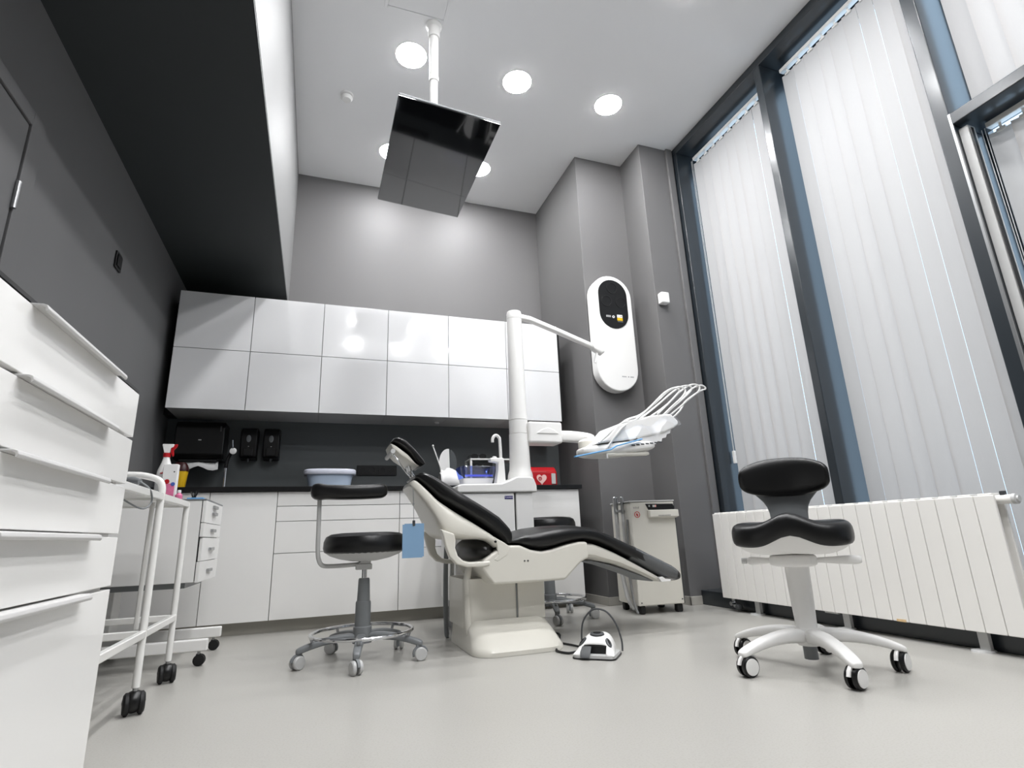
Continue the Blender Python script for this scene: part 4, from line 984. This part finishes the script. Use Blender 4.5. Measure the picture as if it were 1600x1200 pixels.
# ------------------------------------------------------------------ radiator
RX0, RX1 = 2.65, 2.725
t = thing('radiator', (2.69, 2.3, 0), 'long white sectional radiator standing under the window blinds', 'radiator')
sec_me = None
y_top = 3.267
for k in range(22):
    y1 = y_top-.08*k; y0 = y1-.08
    if sec_me is None:
        mb = MB()
        ya, yb = y0+.0012, y1-.0012
        mb.prism([(.089, 0), (.083, .006), (.083, .02), (.640, .02), (.640, .006), (.632, 0)], 'y', 0, 1) if False else None
        mb.box(RX0, RX0+.012, ya, yb, .083, .635)
        mb.box(RX0+.010, RX1, ya+.030, yb-.030, .10, .60)
        mb.box(RX0+.008, RX1-.01, ya+.012, yb-.012, .600, .643)
        mb.box(RX1-.012, RX1, ya+.004, yb-.004, .11, .62)
        o = mb.build('radiator_section', M_RAD, t, .0035, 2); sec_me = o
    else:
        o = sec_me.copy(); C.objects.link(o); o.parent = t; o.location.y = -.08*k
ye = y_top-.08*22
MB().cyl((2.69, ye+.03, .615), (2.69, ye-.05, .615), .019, n=18).build('top_valve', M_RAD, t)
MB().lathe([(.021, 0), (.021, .014), (.013, .016), (.012, .022)], (2.69, ye-.045, .615), (0, -1, 0), 18).build('valve_plug', M_LGREYP, t)
MB().box(2.68, 2.70, ye-.022, ye-.004, .632, .650).build('air_vent', M_DGREYP, t, .003)
MB().tube([(2.69, 3.21, .10), (2.69, 3.21, .055), (2.69, 3.20, .035), (2.69, 3.14, .03)], .013, 10, 4).build('supply_valve', M_STEEL, t)
MB().lathe([(.016, 0), (.018, .02), (.014, .03)], (2.685, 3.15, .032), (-1, 0, 0), 14).build('valve_head', M_DGREYP, t)
MB().lathe([(.013, 0), (.014, .03)], (2.685, 3.20, .05), (-1, 0, 0), 12).build('valve_cap', M_CHROME, t)
for y in (3.0, 2.36, 1.71):
    f = MB().box(2.688, 2.712, y-.022, y+.018, .0, .10).build('foot', M_LGREYP, t, .003)
    MB().lathe([(.001, 0), (.045, 0), (.043, .006), (.02, .010), (.001, .010)], (2.695, y+.01, .0)).build('foot_plate', M_LGREYP, f)
MB().box(2.648, 2.6505, 2.0, 2.045, .083, .094).build('rust_patch', M_RUST, t)
MB().box(2.66, 2.675, 2.38, 2.46, .075, .083).build('bracket_arm', M_LGREYP, t)

# ------------------------------------------------------------------ vertical blinds
def slat_mesh(h, wd):
    mb = MB(); n = 6; A, B_ = [], []
    for i in range(n+1):
        u = -1+2*i/n; x = wd/2*u; y = .006*(1-u*u)
        A.append(mb.b.verts.new((y, x, 0))); B_.append(mb.b.verts.new((y, x, h)))
    for i in range(n): mb.b.faces.new((A[i], A[i+1], B_[i+1], B_[i]))
    me = bpy.data.meshes.new('blind_slat'); mb.b.to_mesh(me); mb.b.free(); me.materials.append(M_BLIND); me.shade_smooth(); return me
rnd = random.Random(11)
def vblind(y0, y1, z0, z1, X, label, pitch=.1, cord=None, wd=None, gaps=(), g0=0.):
    t = thing('vertical_blind', (X, (y0+y1)/2, z0), label, 'blind', 'vertical blinds')
    MB().box(X-.020, X+.022, y0, y1, z1-.002, z1+.028).build('head_rail', M_ENAMEL, t, .004)
    n = max(1, round((y1-y0)/pitch)); p = (y1-y0)/n
    me = slat_mesh(z1-.035-z0, wd or p*1.10); me2 = slat_mesh(z1-.035-z0, p*.955)
    for i in range(n):
        o = bpy.data.objects.new('blind_slat', me2 if i in gaps else me); C.objects.link(o); o.parent = t
        yy = y1-p*(i+.5)
        o.location = (rnd.uniform(-.002, .002), yy-(y0+y1)/2, 0)
        o.rotation_euler = (0, 0, math.radians((9 if i not in gaps else 3)+rnd.uniform(-2, 2)))
        c = MB().box(X-.005, X+.009, yy-.02, yy+.02, z1-.046, z1-.03).box(X, X+.004, yy-.006, yy+.006, z1-.032, z1).build('slat_carrier', M_ENAMEL, t)
    if cord:
        yc, zc = cord
        for dy in (-.010, .004): MB().cyl((X-.022, yc+dy, z1), (X-.022, yc+dy*.6, zc), .0022, n=6).build('cord', M_LGREYP, t)
        MB().box(X-.032, X-.012, yc-.014, yc+.012, zc-.10, zc).build('cord_weight', M_WHITE, t, .004)
    return t
BX = 3.165
vblind(2.575, 3.503, .135, 3.855, BX, 'vertical blind of narrow white slats next to the grey corner', .098, (3.515, 1.13), None, (6, 7))
vblind(1.535, 2.458, .135, 3.855, BX, 'wide vertical blind between the two dark window posts behind the stool', .098, None, None, (0, 1, 3, 5, 6, 7))
vblind(.49, 1.405, 2.60, 3.855, BX, 'short vertical blind above the dark transom', .098)
vblind(.49, 1.385, .135, 2.475, BX+.0, 'vertical blind in the opening window below the dark transom', .098, (1.40, 1.55))
for i, (a, b) in enumerate(post[3:-1]):
    lo = post[4+i][1]
    vblind(lo+.015, a-.015, 2.60, 3.855, BX, 'white vertical blind in the unseen upper windows behind the viewpoint', .098)
    vblind(lo+.015, a-.015, .135, 2.475, BX, 'white vertical blind in the unseen lower windows behind the viewpoint', .098)
